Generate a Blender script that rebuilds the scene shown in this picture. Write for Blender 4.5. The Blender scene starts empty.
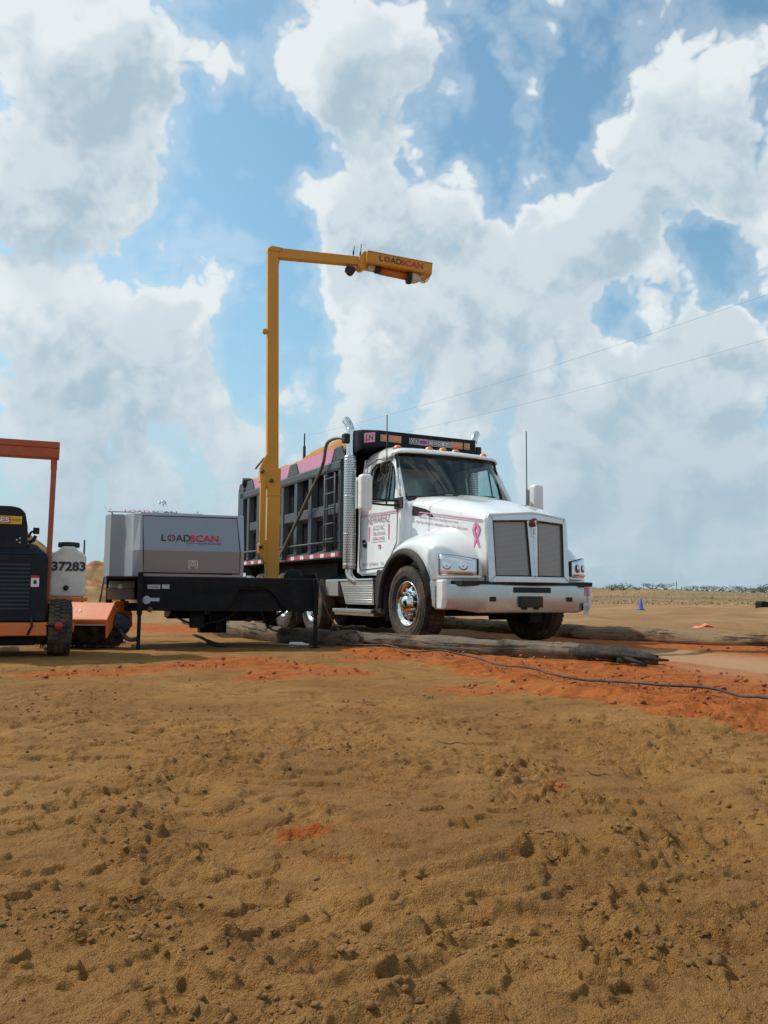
import bpy, bmesh, math, random
import numpy as np
from mathutils import Vector, Matrix, noise as mnoise
R=math.radians
random.seed(7); rng=np.random.default_rng(7)
sc=bpy.context.scene
col=sc.collection
# ------------------------------------------------------------------ camera
cd=bpy.data.cameras.new('camera'); cam=bpy.data.objects.new('camera',cd); col.objects.link(cam)
ri=Vector((0.99997,-0.000719,0.007272)); up=Vector((-0.007308,-0.098397,0.99512)); fw=Vector((0,0.995147,0.098399))
M=Matrix((( ri.x,up.x,-fw.x,0),(ri.y,up.y,-fw.y,0),(ri.z,up.z,-fw.z,0.68),(0,0,0,1)))
cam.matrix_world=M
cd.sensor_fit='VERTICAL'; cd.sensor_height=36; cd.lens=839.9/1024*36; cd.clip_start=.05; cd.clip_end=20000
sc.camera=cam
sc.view_settings.view_transform='Standard'; sc.view_settings.look='None'; sc.view_settings.gamma=1
sc.view_settings.exposure=-0.12
# ------------------------------------------------------------------ sun + sky
SUN=Vector((-.80,.26,1.0)).normalized()
ld=bpy.data.lights.new('sun','SUN'); ld.energy=3.7; ld.angle=R(.7); ld.color=(1,.95,.87)
lo=bpy.data.objects.new('sun',ld); col.objects.link(lo); lo.rotation_euler=SUN.to_track_quat('Z','Y').to_euler()
W=bpy.data.worlds.new('World'); sc.world=W; W.use_nodes=True
class NT:
    def __init__(s,t): s.t=t
    def n(s,k,**kw):
        x=s.t.nodes.new(k)
        for a,b in kw.items():
            if a=='inp':
                for i,v in b.items():
                    if isinstance(v,bpy.types.NodeSocket): s.t.links.new(v,x.inputs[i])
                    elif v is not None: x.inputs[i].default_value=v
            else: setattr(x,a,b)
        return x
    def m(s,op,a,b=None,c=None,clamp=False):
        return s.n('ShaderNodeMath',operation=op,use_clamp=clamp,inp={0:a,1:b,2:c}).outputs[0]
    def v(s,op,a,b=None,out=0):
        return s.n('ShaderNodeVectorMath',operation=op,inp={0:a,1:b}).outputs[out]
    def ss(s,x,a,b,lo=0.,hi=1.):
        return s.n('ShaderNodeMapRange',interpolation_type='SMOOTHSTEP',inp={0:x,1:a,2:b,3:lo,4:hi}).outputs[0]
    def mix(s,f,a,b,bt='MIX'):
        x=s.n('ShaderNodeMix',data_type='RGBA',blend_type=bt)
        for i,v in ((0,f),(6,a),(7,b)):
            if isinstance(v,bpy.types.NodeSocket): s.t.links.new(v,x.inputs[i])
            else: x.inputs[i].default_value=v if i==0 else (*v,1)
        return x.outputs[2]
    def noise(s,vec,scale,det=4,rough=.5,out='Fac',dist=0.):
        return s.n('ShaderNodeTexNoise',inp={'Vector':vec,'Scale':scale,'Detail':det,'Roughness':rough,'Distortion':dist}).outputs[out]
# clouds live in directions of the sky: (centre px, centre py, radius px, weight) turned into directions once
def pdir(px,py):
    return (fw+ri*((px-384)/839.9)+up*((512-py)/839.9)).normalized()
blobs=[(60,60,120,1),(135,110,85,1),(30,190,120,1),(150,50,60,.9),(95,190,60,.8),(60,300,110,.9),(170,340,70,.9),(120,400,100,.9),(20,390,80,.8),
 (385,40,95,1),(350,110,75,1),(400,190,95,1),(345,230,60,.9),(390,290,90,1),(345,300,50,.9),(470,330,90,.9),(420,400,80,.8),(515,30,30,.5),(508,120,26,.5),
 (700,95,95,1),(740,170,80,1),(640,140,75,1),(585,215,80,1),(520,200,38,.9),(530,280,90,1),(620,240,70,1),(470,250,50,.9),(700,210,50,.8),(755,15,45,.6),
 (750,310,62,1),(700,350,80,1),(630,385,85,1),(600,350,40,.8),(560,420,90,.8),(740,430,110,.9),(500,380,60,.85),(300,390,30,.6),(310,440,90,.7),(60,470,100,.6),(650,480,100,.7),(180,500,110,.8),(40,540,90,.7),(520,480,90,.8),(720,520,110,.8),(600,540,90,.7),
 (243,110,80,-.8),(252,235,62,-.8),(268,350,48,-.7),(572,95,70,-.8),(455,135,42,-.6),(610,322,34,-.7),(712,262,40,-.6),(470,85,34,-.35),(60,310,40,-.25)]
g=bpy.data.node_groups.new('cloud_field','ShaderNodeTree')
g.interface.new_socket('Dir',in_out='INPUT',socket_type='NodeSocketVector'); g.interface.new_socket('D',in_out='OUTPUT',socket_type='NodeSocketFloat')
G=NT(g); gi=G.n('NodeGroupInput'); go=G.n('NodeGroupOutput')
wv=G.v('SUBTRACT',G.noise(gi.outputs[0],7,3,.6,'Color'),(.5,.5,.5)); wv=G.v('SCALE',wv); wv.node.inputs['Scale'].default_value=.16
wv2=G.v('SUBTRACT',G.noise(gi.outputs[0],19,3,.6,'Color'),(.5,.5,.5)); wv2=G.v('SCALE',wv2); wv2.node.inputs['Scale'].default_value=.07
wd=G.v('ADD',G.v('ADD',gi.outputs[0],wv),wv2)
acc=None
for bx_,by_,br,bw in blobs:
    c=pdir(bx_,by_); r=br/839.9*c.dot(fw)*1.25
    d=G.v('DISTANCE',wd,tuple(c),out=1)
    e=G.m('MULTIPLY_ADD',d,-1/r,1,clamp=True); e=G.m('POWER',e,1.3); 
    acc=G.m('MULTIPLY',e,bw) if acc is None else G.m('MULTIPLY_ADD',e,bw,acc)
# elsewhere in the sky: the same kind of broken cumulus
big=G.ss(G.noise(gi.outputs[0],2.6,3,.5),.42,.66,0,.75)
fy=G.v('DOT_PRODUCT',gi.outputs[0],tuple(pdir(384,400)),out=1)
acc=G.m('ADD',acc,G.m('MULTIPLY',big,G.ss(fy,.78,.88,1,0)))
acc=G.m('MINIMUM',acc,1.15)
fb=G.noise(gi.outputs[0],8,6,.6)
vw=G.v('ADD',gi.outputs[0],G.v('MULTIPLY',wv,(.35,.35,.35)))
def bil(sc,am):
    return G.m('MULTIPLY',G.m('ABSOLUTE',G.m('SUBTRACT',G.noise(vw,sc,0,.5),.5)),am*2)
bl=G.m('ADD',G.m('ADD',bil(8,1.5),bil(19,.80)),G.m('ADD',bil(43,.42),bil(95,.22)))
tot=G.m('ADD',acc,G.m('MULTIPLY_ADD',fb,1.3,-.65)); tot=G.m('ADD',tot,G.m('SUBTRACT',bl,.68))
g.interface.new_socket('Core',in_out='OUTPUT',socket_type='NodeSocketFloat'); g.links.new(acc,go.inputs[1])
g.links.new(tot,go.inputs[0])
N=NT(W.node_tree)
for x in list(W.node_tree.nodes): W.node_tree.nodes.remove(x)
tc=N.n('ShaderNodeTexCoord').outputs['Generated']
def cf(vec):
    x=N.n('ShaderNodeGroup'); x.node_tree=g; N.t.links.new(vec,x.inputs[0]); return x.outputs[0]
D0=cf(tc); CORE=D0.node.outputs[1]
off=N.v('NORMALIZE',N.v('ADD',tc,tuple(Vector((-.45,0,.75)).normalized()*.040)))
D1=cf(off)
sky=N.n('ShaderNodeTexSky',sky_type='NISHITA',sun_disc=False,sun_elevation=math.asin(SUN.z),sun_rotation=math.atan2(SUN.x,SUN.y),air_density=1.0,dust_density=1.6,ozone_density=1.2)
skc=N.mix(1.0,sky.outputs[0],(1.36,1.82,1.70),'MULTIPLY')
STR=.105
dens=N.ss(D0,.21,.64)
thin=N.ss(D0,-.35,.35,0,.30)
sepz=N.n('ShaderNodeSeparateXYZ',inp={0:tc}).outputs[2]
lit=N.m('SUBTRACT',D0,D1)                     # positive where the cloud thins out towards the sun
shade=N.ss(lit,-.68,.46)
thick=N.ss(CORE,.70,1.12)
f_=N.m('ADD',N.m('MULTIPLY',shade,.58),N.m('MULTIPLY_ADD',thick,-.44,.44),clamp=True)
edge=N.ss(D0,.25,.85,.25,0)
f_=N.m('ADD',f_,edge,clamp=True)
cc=N.mix(f_,(.455,.595,.70),(.86,.925,.95))
low=N.ss(sepz,.0,.34,1,0)                    # cumulus seen through more and more air near the horizon
cc=N.mix(N.m('MULTIPLY',low,.78),cc,(.44,.59,.70))
ccs=N.v('SCALE',cc); ccs.node.inputs['Scale'].default_value=1/STR
cov=N.m('MAXIMUM',dens,thin)
skl=N.mix(N.m('MULTIPLY',N.ss(sepz,.0,.42,1,0),.85),skc,tuple(c/STR for c in (.43,.595,.72)))
fin=N.mix(cov,skl,ccs)
bg=N.n('ShaderNodeBackground',inp={0:fin,1:STR})
wo=N.n('ShaderNodeOutputWorld'); N.t.links.new(bg.outputs[0],wo.inputs[0])
# ------------------------------------------------------------------ helpers
MATS={}
def mat(name,c,rough=.5,metal=0.,var=.12,vscale=6.,bump=0.,bscale=60.,coat=0.,dust=0.,dscale=2.5,dz=None,spec=.5,c2=None,c2s=3.,c2t=(.5,.6),trans=0.,ior=1.45):
    if name in MATS: return MATS[name]
    m=bpy.data.materials.new(name); m.use_nodes=True; t=NT(m.node_tree); p=m.node_tree.nodes['Principled BSDF']
    co=t.n('ShaderNodeTexCoord').outputs['Object']
    base=t.mix(t.noise(co,vscale,5,.6),tuple(x*(1-var) for x in c),tuple(min(1,x*(1+var)) for x in c))
    if c2: base=t.mix(t.ss(t.noise(co,c2s,5,.65),*c2t),base,c2)
    ro=t.m('MULTIPLY_ADD',t.noise(co,vscale*2.3,4,.6),.25*(1-metal*.4),rough-.12)
    if dust:
        f=t.ss(t.noise(co,dscale,7,.7),.38,.75,0,dust)
        if dz is not None:
            z=t.n('ShaderNodeSeparateXYZ',inp={0:co}).outputs[2]
            f=t.m('ADD',f,t.m('MULTIPLY',t.ss(z,dz[0],dz[1],1,0),t.m('MULTIPLY',t.noise(co,7,5,.7),dz[2])),clamp=True)
        base=t.mix(f,base,(.33,.21,.11)); ro=t.m('ADD',ro,t.m('MULTIPLY',f,.35),clamp=True)
    m.node_tree.links.new(base,p.inputs['Base Color']); m.node_tree.links.new(ro,p.inputs['Roughness'])
    p.inputs['Metallic'].default_value=metal; p.inputs['Coat Weight'].default_value=coat; p.inputs['Specular IOR Level'].default_value=spec
    p.inputs['Transmission Weight'].default_value=trans; p.inputs['IOR'].default_value=ior; p.inputs['Coat Roughness'].default_value=.06
    if bump:
        b=t.n('ShaderNodeBump',inp={'Strength':bump,'Distance':.02,'Height':t.noise(co,bscale,6,.65)})
        m.node_tree.links.new(b.outputs[0],p.inputs['Normal'])
    MATS[name]=m; return m
class MB:
    def __init__(s): s.v=[];s.f=[];s.sm=[]
    def add(s,v,f,smooth=False,M=None):
        o=len(s.v)
        s.v+= [tuple(M@Vector(p)) if M is not None else tuple(p) for p in v]
        s.f+=[tuple(i+o for i in q) for q in f]; s.sm+=[smooth]*len(f); return s
    def box(s,a,b,M=None):
        x0,y0,z0=a;x1,y1,z1=b
        if x0>x1:x0,x1=x1,x0
        if y0>y1:y0,y1=y1,y0
        if z0>z1:z0,z1=z1,z0
        v=[(x0,y0,z0),(x1,y0,z0),(x1,y1,z0),(x0,y1,z0),(x0,y0,z1),(x1,y0,z1),(x1,y1,z1),(x0,y1,z1)]
        return s.add(v,[(0,3,2,1),(4,5,6,7),(0,1,5,4),(1,2,6,5),(2,3,7,6),(3,0,4,7)],M=M)
    def prism(s,poly,ax,a,b,M=None):   # polygon in the two other axes, extruded along ax
        def P(p,t):
            return {'x':(t,p[0],p[1]),'y':(p[0],t,p[1]),'z':(p[0],p[1],t)}[ax]
        n=len(poly); v=[P(p,a) for p in poly]+[P(p,b) for p in poly]
        f=[tuple(range(n))[::-1],tuple(range(n,2*n))]+[(i,(i+1)%n,n+(i+1)%n,n+i) for i in range(n)]
        return s.add(v,f,M=M)
    def hexa(s,p8): # bottom4 top4
        return s.add(p8,[(0,3,2,1),(4,5,6,7),(0,1,5,4),(1,2,6,5),(2,3,7,6),(3,0,4,7)])
    def tube(s,pts,r,n=10,cap=True,smooth=True):
        pts=[Vector(p) for p in pts]; rs=r if isinstance(r,(list,tuple)) else [r]*len(pts)
        ring=[];prev=None;V=[]
        for i,p in enumerate(pts):
            t=(pts[min(i+1,len(pts)-1)]-pts[max(i-1,0)]).normalized()
            if prev is None: a=t.orthogonal().normalized()
            else:
                a=prev-t*prev.dot(t); a=a.normalized() if a.length>1e-6 else t.orthogonal().normalized()
            prev=a;b=t.cross(a)
            V+=[p+(a*math.cos(2*math.pi*k/n)+b*math.sin(2*math.pi*k/n))*rs[i] for k in range(n)]
        F=[(i*n+k,i*n+(k+1)%n,(i+1)*n+(k+1)%n,(i+1)*n+k) for i in range(len(pts)-1) for k in range(n)]
        o=len(s.v); s.v+=[tuple(p) for p in V]; s.f+=[tuple(i+o for i in q) for q in F]; s.sm+=[smooth]*len(F)
        if cap:
            s.f+=[tuple(o+k for k in range(n))[::-1],tuple(o+(len(pts)-1)*n+k for k in range(n))]; s.sm+=[False,False]
        return s
    def lathe(s,prof,M,n=40,smooth=True,closed=False):  # profile (r,t) about local Z
        V=[];m=len(prof)
        for k in range(n):
            a=2*math.pi*k/n
            for r,t in prof: V.append((r*math.cos(a),r*math.sin(a),t))
        F=[]
        for k in range(n):
            k2=(k+1)%n
            for j in range(m if closed else m-1):
                j2=(j+1)%m
                F.append((k*m+j,k2*m+j,k2*m+j2,k*m+j2))
        return s.add(V,F,smooth,M)
    def grid(s,rows,smooth=True,flip=False):
        nr=len(rows);nc=len(rows[0]);V=[p for r_ in rows for p in r_]
        F=[(i*nc+j,i*nc+j+1,(i+1)*nc+j+1,(i+1)*nc+j) for i in range(nr-1) for j in range(nc-1)]
        if flip: F=[q[::-1] for q in F]
        return s.add(V,F,smooth)
    def build(s,name,m,parent=None,bevel=0.,seg=2,solid=0.,M=None,recalc=True,subs=0):
        me=bpy.data.meshes.new(name)
        V=s.v if M is None else [tuple(M@Vector(p)) for p in s.v]
        me.from_pydata(V,[],s.f); me.polygons.foreach_set('use_smooth',s.sm)
        if recalc:
            b=bmesh.new(); b.from_mesh(me); bmesh.ops.recalc_face_normals(b,faces=b.faces); b.to_mesh(me); b.free()
        me.materials.append(m); o=bpy.data.objects.new(name,me); col.objects.link(o); o.parent=parent
        if solid:
            q=o.modifiers.new('s','SOLIDIFY'); q.thickness=abs(solid); q.offset=-1 if solid>0 else 0
        if subs:
            q=o.modifiers.new('u','SUBSURF'); q.levels=subs; q.render_levels=subs
        if bevel:
            q=o.modifiers.new('b','BEVEL'); q.width=bevel; q.segments=seg; q.limit_method='ANGLE'; q.angle_limit=R(35)
        return o
def tag(o,label=None,cat=None,group=None,kind=None):
    if label:o['label']=label
    if cat:o['category']=cat
    if group:o['group']=group
    if kind:o['kind']=kind
    return o
def empty(name,loc,rz=0,label=None,cat=None,group=None):
    o=bpy.data.objects.new(name,None); col.objects.link(o); o.location=loc; o.rotation_euler=(0,0,rz); o.empty_display_size=.2
    return tag(o,label,cat,group)
def frame(o,x,y):  # matrix from origin, right dir, up dir
    x=Vector(x).normalized(); z=x.cross(Vector(y)).normalized(); y=z.cross(x)
    return Matrix(((x.x,y.x,z.x,o[0]),(x.y,y.y,z.y,o[1]),(x.z,y.z,z.z,o[2]),(0,0,0,1)))
def axm(o,z):
    z=Vector(z).normalized(); x=z.orthogonal().normalized(); y=z.cross(x)
    return Matrix(((x.x,y.x,z.x,o[0]),(x.y,y.y,z.y,o[1]),(x.z,y.z,z.z,o[2]),(0,0,0,1)))
def text(s_,name,m,parent,M,w=None,h=None,bold=0.,shear=0.,spacing=1.,surf=None,arc=0.):
    cu=bpy.data.curves.new('t','FONT'); cu.body=s_; cu.size=1; cu.extrude=0.0; cu.offset=bold; cu.shear=shear; cu.space_character=spacing; cu.align_x='CENTER'
    o=bpy.data.objects.new('t',cu); col.objects.link(o); dg=bpy.context.evaluated_depsgraph_get(); dg.update()
    me=bpy.data.meshes.new_from_object(o.evaluated_get(dg)); bpy.data.objects.remove(o)
    if not len(me.vertices): return None
    co=np.array([v.co[:] for v in me.vertices]); a=co.min(0);b=co.max(0)
    sx=w/(b[0]-a[0]) if w else None; sy=h/(b[1]-a[1]) if h else None
    sx=sx or sy; sy=sy or sx
    co[:,0]=(co[:,0]-(a[0]+b[0])/2)*sx; co[:,1]=(co[:,1]-(a[1]+b[1])/2)*sy
    if arc: co[:,1]-=arc*co[:,0]**2
    for v,c in zip(me.vertices,co):
        p=M@Vector((c[0],c[1],.003)); 
        if surf: p=Vector(surf(p))
        v.co=p
    me.materials.clear(); me.materials.append(m); q=bpy.data.objects.new(name,me); col.objects.link(q); q.parent=parent; return q
def cr(P,n):  # Catmull-Rom through points
    P=[Vector(p) for p in P]; out=[]
    for i in range(len(P)-1):
        p0=P[max(i-1,0)];p1=P[i];p2=P[i+1];p3=P[min(i+2,len(P)-1)]
        for k in range(n):
            t=k/n; out.append(.5*((2*p1)+(p2-p0)*t+(2*p0-5*p1+4*p2-p3)*t*t+(3*p1-p0-3*p2+p3)*t**3))
    out.append(P[-1]); return out
# ------------------------------------------------------------------ noise (vectorised gradient noise)
perm=rng.permutation(256); perm=np.concatenate([perm,perm]); ga=rng.random(256)*2*np.pi; gx=np.cos(ga);gy=np.sin(ga)
def pn(x,y):
    xi=np.floor(x).astype(np.int64);yi=np.floor(y).astype(np.int64);xf=x-xi;yf=y-yi
    u=xf**3*(xf*(xf*6-15)+10);v=yf**3*(yf*(yf*6-15)+10)
    def G_(a,b,dx,dy):
        h=perm[(perm[a&255]+b)&255]; return gx[h]*dx+gy[h]*dy
    n00=G_(xi,yi,xf,yf);n10=G_(xi+1,yi,xf-1,yf);n01=G_(xi,yi+1,xf,yf-1);n11=G_(xi+1,yi+1,xf-1,yf-1)
    return ((n00*(1-u)+n10*u)*(1-v)+(n01*(1-u)+n11*u)*v)*1.5
def sst(x,a,b):
    t=np.clip((x-a)/(b-a),0,1); return t*t*(3-2*t)
def plyd(x,y,P): # distance to polyline
    d=np.full(x.shape,1e9)
    for (ax,ay),(bx,by) in zip(P[:-1],P[1:]):
        vx,vy=bx-ax,by-ay; t=np.clip(((x-ax)*vx+(y-ay)*vy)/(vx*vx+vy*vy),0,1)
        d=np.minimum(d,np.hypot(x-ax-t*vx,y-ay-t*vy))
    return d
NEARLOG=[(-4.3,18.6),(-2.37,13.5),(-0.3,11.05),(0.7,9.95),(1.76,8.85),(2.55,8.2)]
FARLOG=[(1.2,17.2),(3.0,14.6),(4.35,13.0),(5.2,11.6),(6.5,9.2)]
REDEDGE_X=np.array([-3,-.9,-0.2,0.35,0.9,1.15,1.4,1.75,2.3,4,9]); REDEDGE_Y=np.array([12.6,10.6,9.3,8.2,6.9,5.6,4.9,4.3,3.6,2.4,1.5])
def masks(x,y):
    w=pn(x*1.3,y*1.3)*.35+pn(x*5,y*5)*.12+pn(x*17,y*17)*.05
    ye=np.interp(x,REDEDGE_X,REDEDGE_Y)
    red=sst(y-ye+w*1.3,-.15,.45)*(1-sst(y+w*2,14.3,15.4))*sst(x,-.9+.0*y,-.2)
    # haul lane between the two logs
    xc=np.interp(y,[3,6,9,11,14,18,24,40],[5.3,4.9,3.6,2.3,.3,-1.9,-5.5,-14]); lane=1-sst(np.abs(x-xc)+w*.5,.9,1.6)
    lane=lane*sst(y,4,6)
    red=np.clip(red-0.0,0,1)
    pale=(1-sst(np.abs(x-np.interp(y,[5,7,8.6,10,12],[5.0,4.6,3.9,3.4,3.0])-.0)+w*.6,.35,.75))*sst(y,5.5,6.5)*(1-sst(y,10.5,11.5))
    # loose red spots on the tan sand
    for cx,cy,r in ((-1.5,8.3,.7),(-.8,7.6,.8),(-2.6,7.2,.6),(-.3,8.9,.5),(.7,6.2,.5),(-.22,2.43,.14),(-2.2,7.6,.35),(.62,3.05,.08),(-3.6,16,1.6),(-5,17,1.2)):
        red=np.maximum(red,(1-sst(np.hypot(x-cx,(y-cy)*.8)+w*r*1.2,r*.4,r*1.15))*.8)
    grass=sst(y+x*.25+pn(x*.02,y*.02)*50+pn(x*.1,y*.1)*10,62,120)
    return red,pale,lane,grass
CH_=[(-.73,2.5,.14,.9),(-.59,2.2,.16,1),(-.67,4.0,.3,.8),(-.71,3.35,.3,1),(.15,3.4,.22,.7),(.46,3.35,.25,.9),(.53,2.9,.2,1),(.46,2.15,.13,1),(.50,1.92,.12,1),(1.17,3.6,.3,.8),(.19,1.68,.10,.6),(.91,2.5,.16,.7),(-2.05,5.4,.5,.8),(-1.5,4.6,.4,.8),(.45,1.62,.12,.8),(.72,1.7,.15,.7),(-.56,1.85,.15,.8),(-.36,1.42,.12,.7),(-.85,3.0,.2,.8),(.3,4.6,.35,.6),(1.4,4.2,.3,.7),(-.2,2.75,.14,.5),(-.1,5.2,.4,.5),(.71,2.3,.14,.8)]
def churn(x,y):
    w=.10*pn(x*4,y*4)+.05*pn(x*13,y*13); c=np.zeros_like(x)
    for cx,cy,r,a in CH_: c=np.maximum(c,a*(1-sst(np.hypot(x-cx,(y-cy)*.75)+w*(r/.2)**.5,r*.45,r*1.25)))
    g=sst(pn(x*.8+9,y*.55+4)+.45*pn(x*2.3,y*2.0+8)+.25*pn(x*7,y*7),.05,.55)*.55
    return np.maximum(c,g)
def H(x,y,cell=None):
    if cell is None: cell=np.zeros_like(x)
    def oc(f,amp,sx=0,sy=0):
        k=1-sst(cell*f,.22,.5)
        return amp*pn(x*f+sx,y*f+sy)*k
    red,pale,lane,grass=masks(x,y)
    smooth=np.clip(lane*.75+pale*.6,0,.93)
    near=1-sst(y,7,11)
    h=oc(.09,.10,3,9)*sst(y,14,30)+oc(.33,.028)+oc(.9,.022,5,1)+oc(2.3,.012,7,2)
    clm=churn(x,y)*(1-.8*np.exp(-(((x-.16-(y-1.7)*.35)/.2)**2))*sst(y,1.2,1.5)*(1-sst(y,2.0,2.2)))
    clm=np.maximum(clm*.9,red*.75)*(1-smooth)
    b1=np.abs(pn(x*5.2+w0(x,y),y*5.2)); b2=np.abs(pn(x*11+3,y*11)); b3=np.abs(pn(x*24,y*24+5))
    k1=1-sst(cell*5.2,.22,.5);k2=1-sst(cell*11,.22,.5);k3=1-sst(cell*24,.22,.5)
    h+=clm*(.030*(.35-b1)*k1+.032*(.3-b2)*k2+.022*(.3-b3)*k3)*(.6+.4*near)
    kf=(1-sst(cell,.012,.035))*(1-smooth)
    wx=x+.05*pn(x*6,y*6+7);wy2=y+.05*pn(x*6+9,y*6)
    f1=pn(wx*1.9+4,wy2*1.9)+.35*pn(x*8,y*8)+.14*pn(x*26,y*26); h+=kf*.013*(sst(f1,.10,.15)+sst(f1,-.35,-.30))
    f2=pn(wx*4.7,wy2*4.7+6)+.4*pn(x*17,y*17)+.18*pn(x*45,y*45); h+=kf*.008*sst(f2,.12,.20)*(.2+clm)
    f3=pn(x*12.5+2,y*12.5)+.4*pn(x*39,y*39+1); h-=kf*.004*sst(f3,.38,.56)*(.0+clm)
    # sharp little clods and crumbs
    c4=pn(x*15+11,y*15); h+=sst(c4,.28,.62)*.018*(1-sst(cell*15,.2,.45))*(.10+clm)*(1-smooth)
    c5=pn(x*34,y*34+3); h+=sst(c5,.25,.6)*.0060*(1-sst(cell*34,.2,.45))*(.35+clm*.8)*(1-smooth)
    # pits / heel marks
    c6=pn(x*3.6+20,y*3.0+2); h-=sst(c6+.2*pn(x*14,y*14)+.1*pn(x*40,y*40),.46,.62)*.014*(1-sst(cell*3.6,.2,.45))*(1-smooth)
    h+=oc(48,.0042,3)+oc(85,.0026,8)+oc(150,.0014)
    # tyre tread ripples close to the camera
    tr=np.exp(-(((x-.12-(y-1.7)*.35)/.17)**2))*sst(y,1.1,1.4)*(1-sst(y,2.15,2.5))
    h+=tr*.013*np.sin((y*1.0-x*.75+np.abs(x-.12)*.2+.05*pn(x*4,y*4))*44)*(1-sst(cell,.01,.03))
    tr2=np.exp(-(((x+.75+(y-3.2)*.42)/.14)**2))*sst(y,1.5,2.0)*(1-sst(y,4.5,5.5))
    h-=tr2*.022; h+=tr2*.008*np.sin((y+x*.5)*40)*(1-sst(cell,.01,.03))
    tr3=np.exp(-(((x-1.0-(y-3.2)*.1)/.12)**2))*sst(y,2.0,2.4)*(1-sst(y,3.3,4.0)); h-=tr3*.025
    # red berm this side of the lane
    ye=np.interp(x,REDEDGE_X,REDEDGE_Y)
    bm=sst(y-ye,0,.8)*(1-sst(y-ye,.9,2.6))*sst(x,-.8,.2)*(1-sst(y,10.6,11.3)); h+=bm*(.045+.02*pn(x*2,y*2)+.03*pn(x*6,y*6)*(1-sst(cell*6,.2,.5)))
    h-=pale*.035
    dl=plyd(x,y,NEARLOG); h+=np.exp(-(dl/.35)**2)*.05*(red>.3)
    # red spoil bank behind the trailer
    h+=np.exp(-((y-19.5+.3*x)/1.6)**2)*sst(-x,2.5,4.5)*(.30+.16*pn(x*1.2,y*1.2)+.10*pn(x*3.5,y*3.5))*(1-sst(-x,8.5,12))
    # feet of the machines stand on settled ground
    for cx,cy,r in ((1.3,12.2,2.6),(-.4,15,2.2),(-1.9,17.5,2.4),(-2.0,11.0,1.6),(-3.6,9.2,1.2)):
        k=1-sst(np.hypot(x-cx,y-cy),r*.6,r*1.1); h*=1-.75*k
    # far field rises gently and has long spoil ridges
    h+=sst(y,60,160)*(1.25-.0016*np.clip(x,-300,700))*(1-sst(y,400,2500)*.8)
    h+=(1-sst(cell,1.0,2.5))*sst(y,16,26)*(.26*np.abs(pn(x*.22,y*.16))*(1-.6*sst(y,60,110))+.09*pn(x*.8,y*.5))+(1-sst(cell,.12,.35))*sst(y,15,20)*(.10*np.abs(pn(x*1.3,y*.9))+.04*pn(x*3.1,y*2.2))
    h+=sst(x,13,22)*(1-sst(y,36,44))*sst(y,26,34)*.25
    h+=1.0*np.exp(-((x-.26*y)/28)**2)*sst(y,80,140)*(1-sst(y,200,400))
    return h
def w0(x,y): return .6*pn(x*3+40,y*3)
def HZ(x,y): return float(H(np.array([float(x)]),np.array([float(y)]))[0])
# ------------------------------------------------------------------ ground sheet
ys=[-400,-150,-60,-25,-10,-4,-1.5,-.3,.3,.6,.85]
y_=1.0
while y_<4.5: ys.append(y_); y_*=1.0032
while y_<14: ys.append(y_); y_*=1.0045
while y_<60: ys.append(y_); y_*=1.012
while y_<6000: ys.append(y_); y_*=1.045
ys=np.array(ys)
s_in=np.linspace(-.56,.56,520); so=[.56]; st=.0026
while so[-1]<60: st*=1.11; so.append(so[-1]+st)
so=np.array(so[1:]); ss_=np.concatenate([-so[::-1],s_in,so])
wy=np.maximum(np.abs(ys),.95)
YY,SS=np.meshgrid(ys,ss_,indexing='ij'); XX=SS*wy[:,None]
cell=np.maximum(np.gradient(ys)[:,None]+0*XX,np.abs(np.gradient(XX,axis=1)))
ZZ=H(XX.ravel(),YY.ravel(),cell.ravel()); nr,nc=XX.shape
V=np.stack([XX.ravel(),YY.ravel(),ZZ],1).astype(np.float32)
ii=(np.arange(nr-1)[:,None]*nc+np.arange(nc-1)[None,:]).ravel(); F=np.stack([ii,ii+1,ii+nc+1,ii+nc],1).astype(np.int32)
me=bpy.data.meshes.new('ground'); me.vertices.add(len(V)); me.vertices.foreach_set('co',V.ravel()); me.loops.add(F.size); me.loops.foreach_set('vertex_index',F.ravel())
me.polygons.add(len(F)); me.polygons.foreach_set('loop_start',np.arange(len(F),dtype=np.int32)*4); me.polygons.foreach_set('loop_total',np.full(len(F),4,dtype=np.int32)); me.polygons.foreach_set('use_smooth',np.ones(len(F),bool)); me.update(calc_edges=True)
red,pale,lane,grass=masks(V[:,0].astype(float),V[:,1].astype(float))
at=me.attributes.new('soil','FLOAT_COLOR','POINT'); at.data.foreach_set('color',np.stack([red,pale,lane,grass],1).astype(np.float32).ravel())
gm=bpy.data.materials.new('soil'); gm.use_nodes=True; T=NT(gm.node_tree); pb=gm.node_tree.nodes['Principled BSDF']
co=T.n('ShaderNodeTexCoord').outputs['Object']; a_=T.n('ShaderNodeAttribute',attribute_name='soil'); sp=T.n('ShaderNodeSeparateColor',inp={0:a_.outputs['Color']})
n1=T.noise(co,.9,6,.6); n2=T.noise(co,6,6,.65); n3=T.noise(co,45,5,.7); n4=T.noise(co,380,3,.7); n5=T.noise(co,.12,5,.6)
tan=T.mix(T.ss(n1,.3,.7),(.295,.135,.036),(.43,.215,.066))
tan=T.mix(T.ss(n2,.46,.68,0,.7),tan,(.175,.084,.028)); tan=T.mix(T.ss(n3,.45,.75,0,.45),tan,(.45,.265,.10))
tan=T.mix(T.ss(T.noise(co,.55,6,.7),.45,.62,0,.42),tan,(.22,.105,.032)); tan=T.mix(T.ss(T.noise(co,3.1,5,.7),.56,.66,0,.35),tan,(.40,.15,.045))
far=T.mix(T.ss(T.noise(T.v('MULTIPLY',co,(.25,1,1)),.35,5,.7),.35,.7),(.28,.155,.068),(.41,.25,.12))
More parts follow.
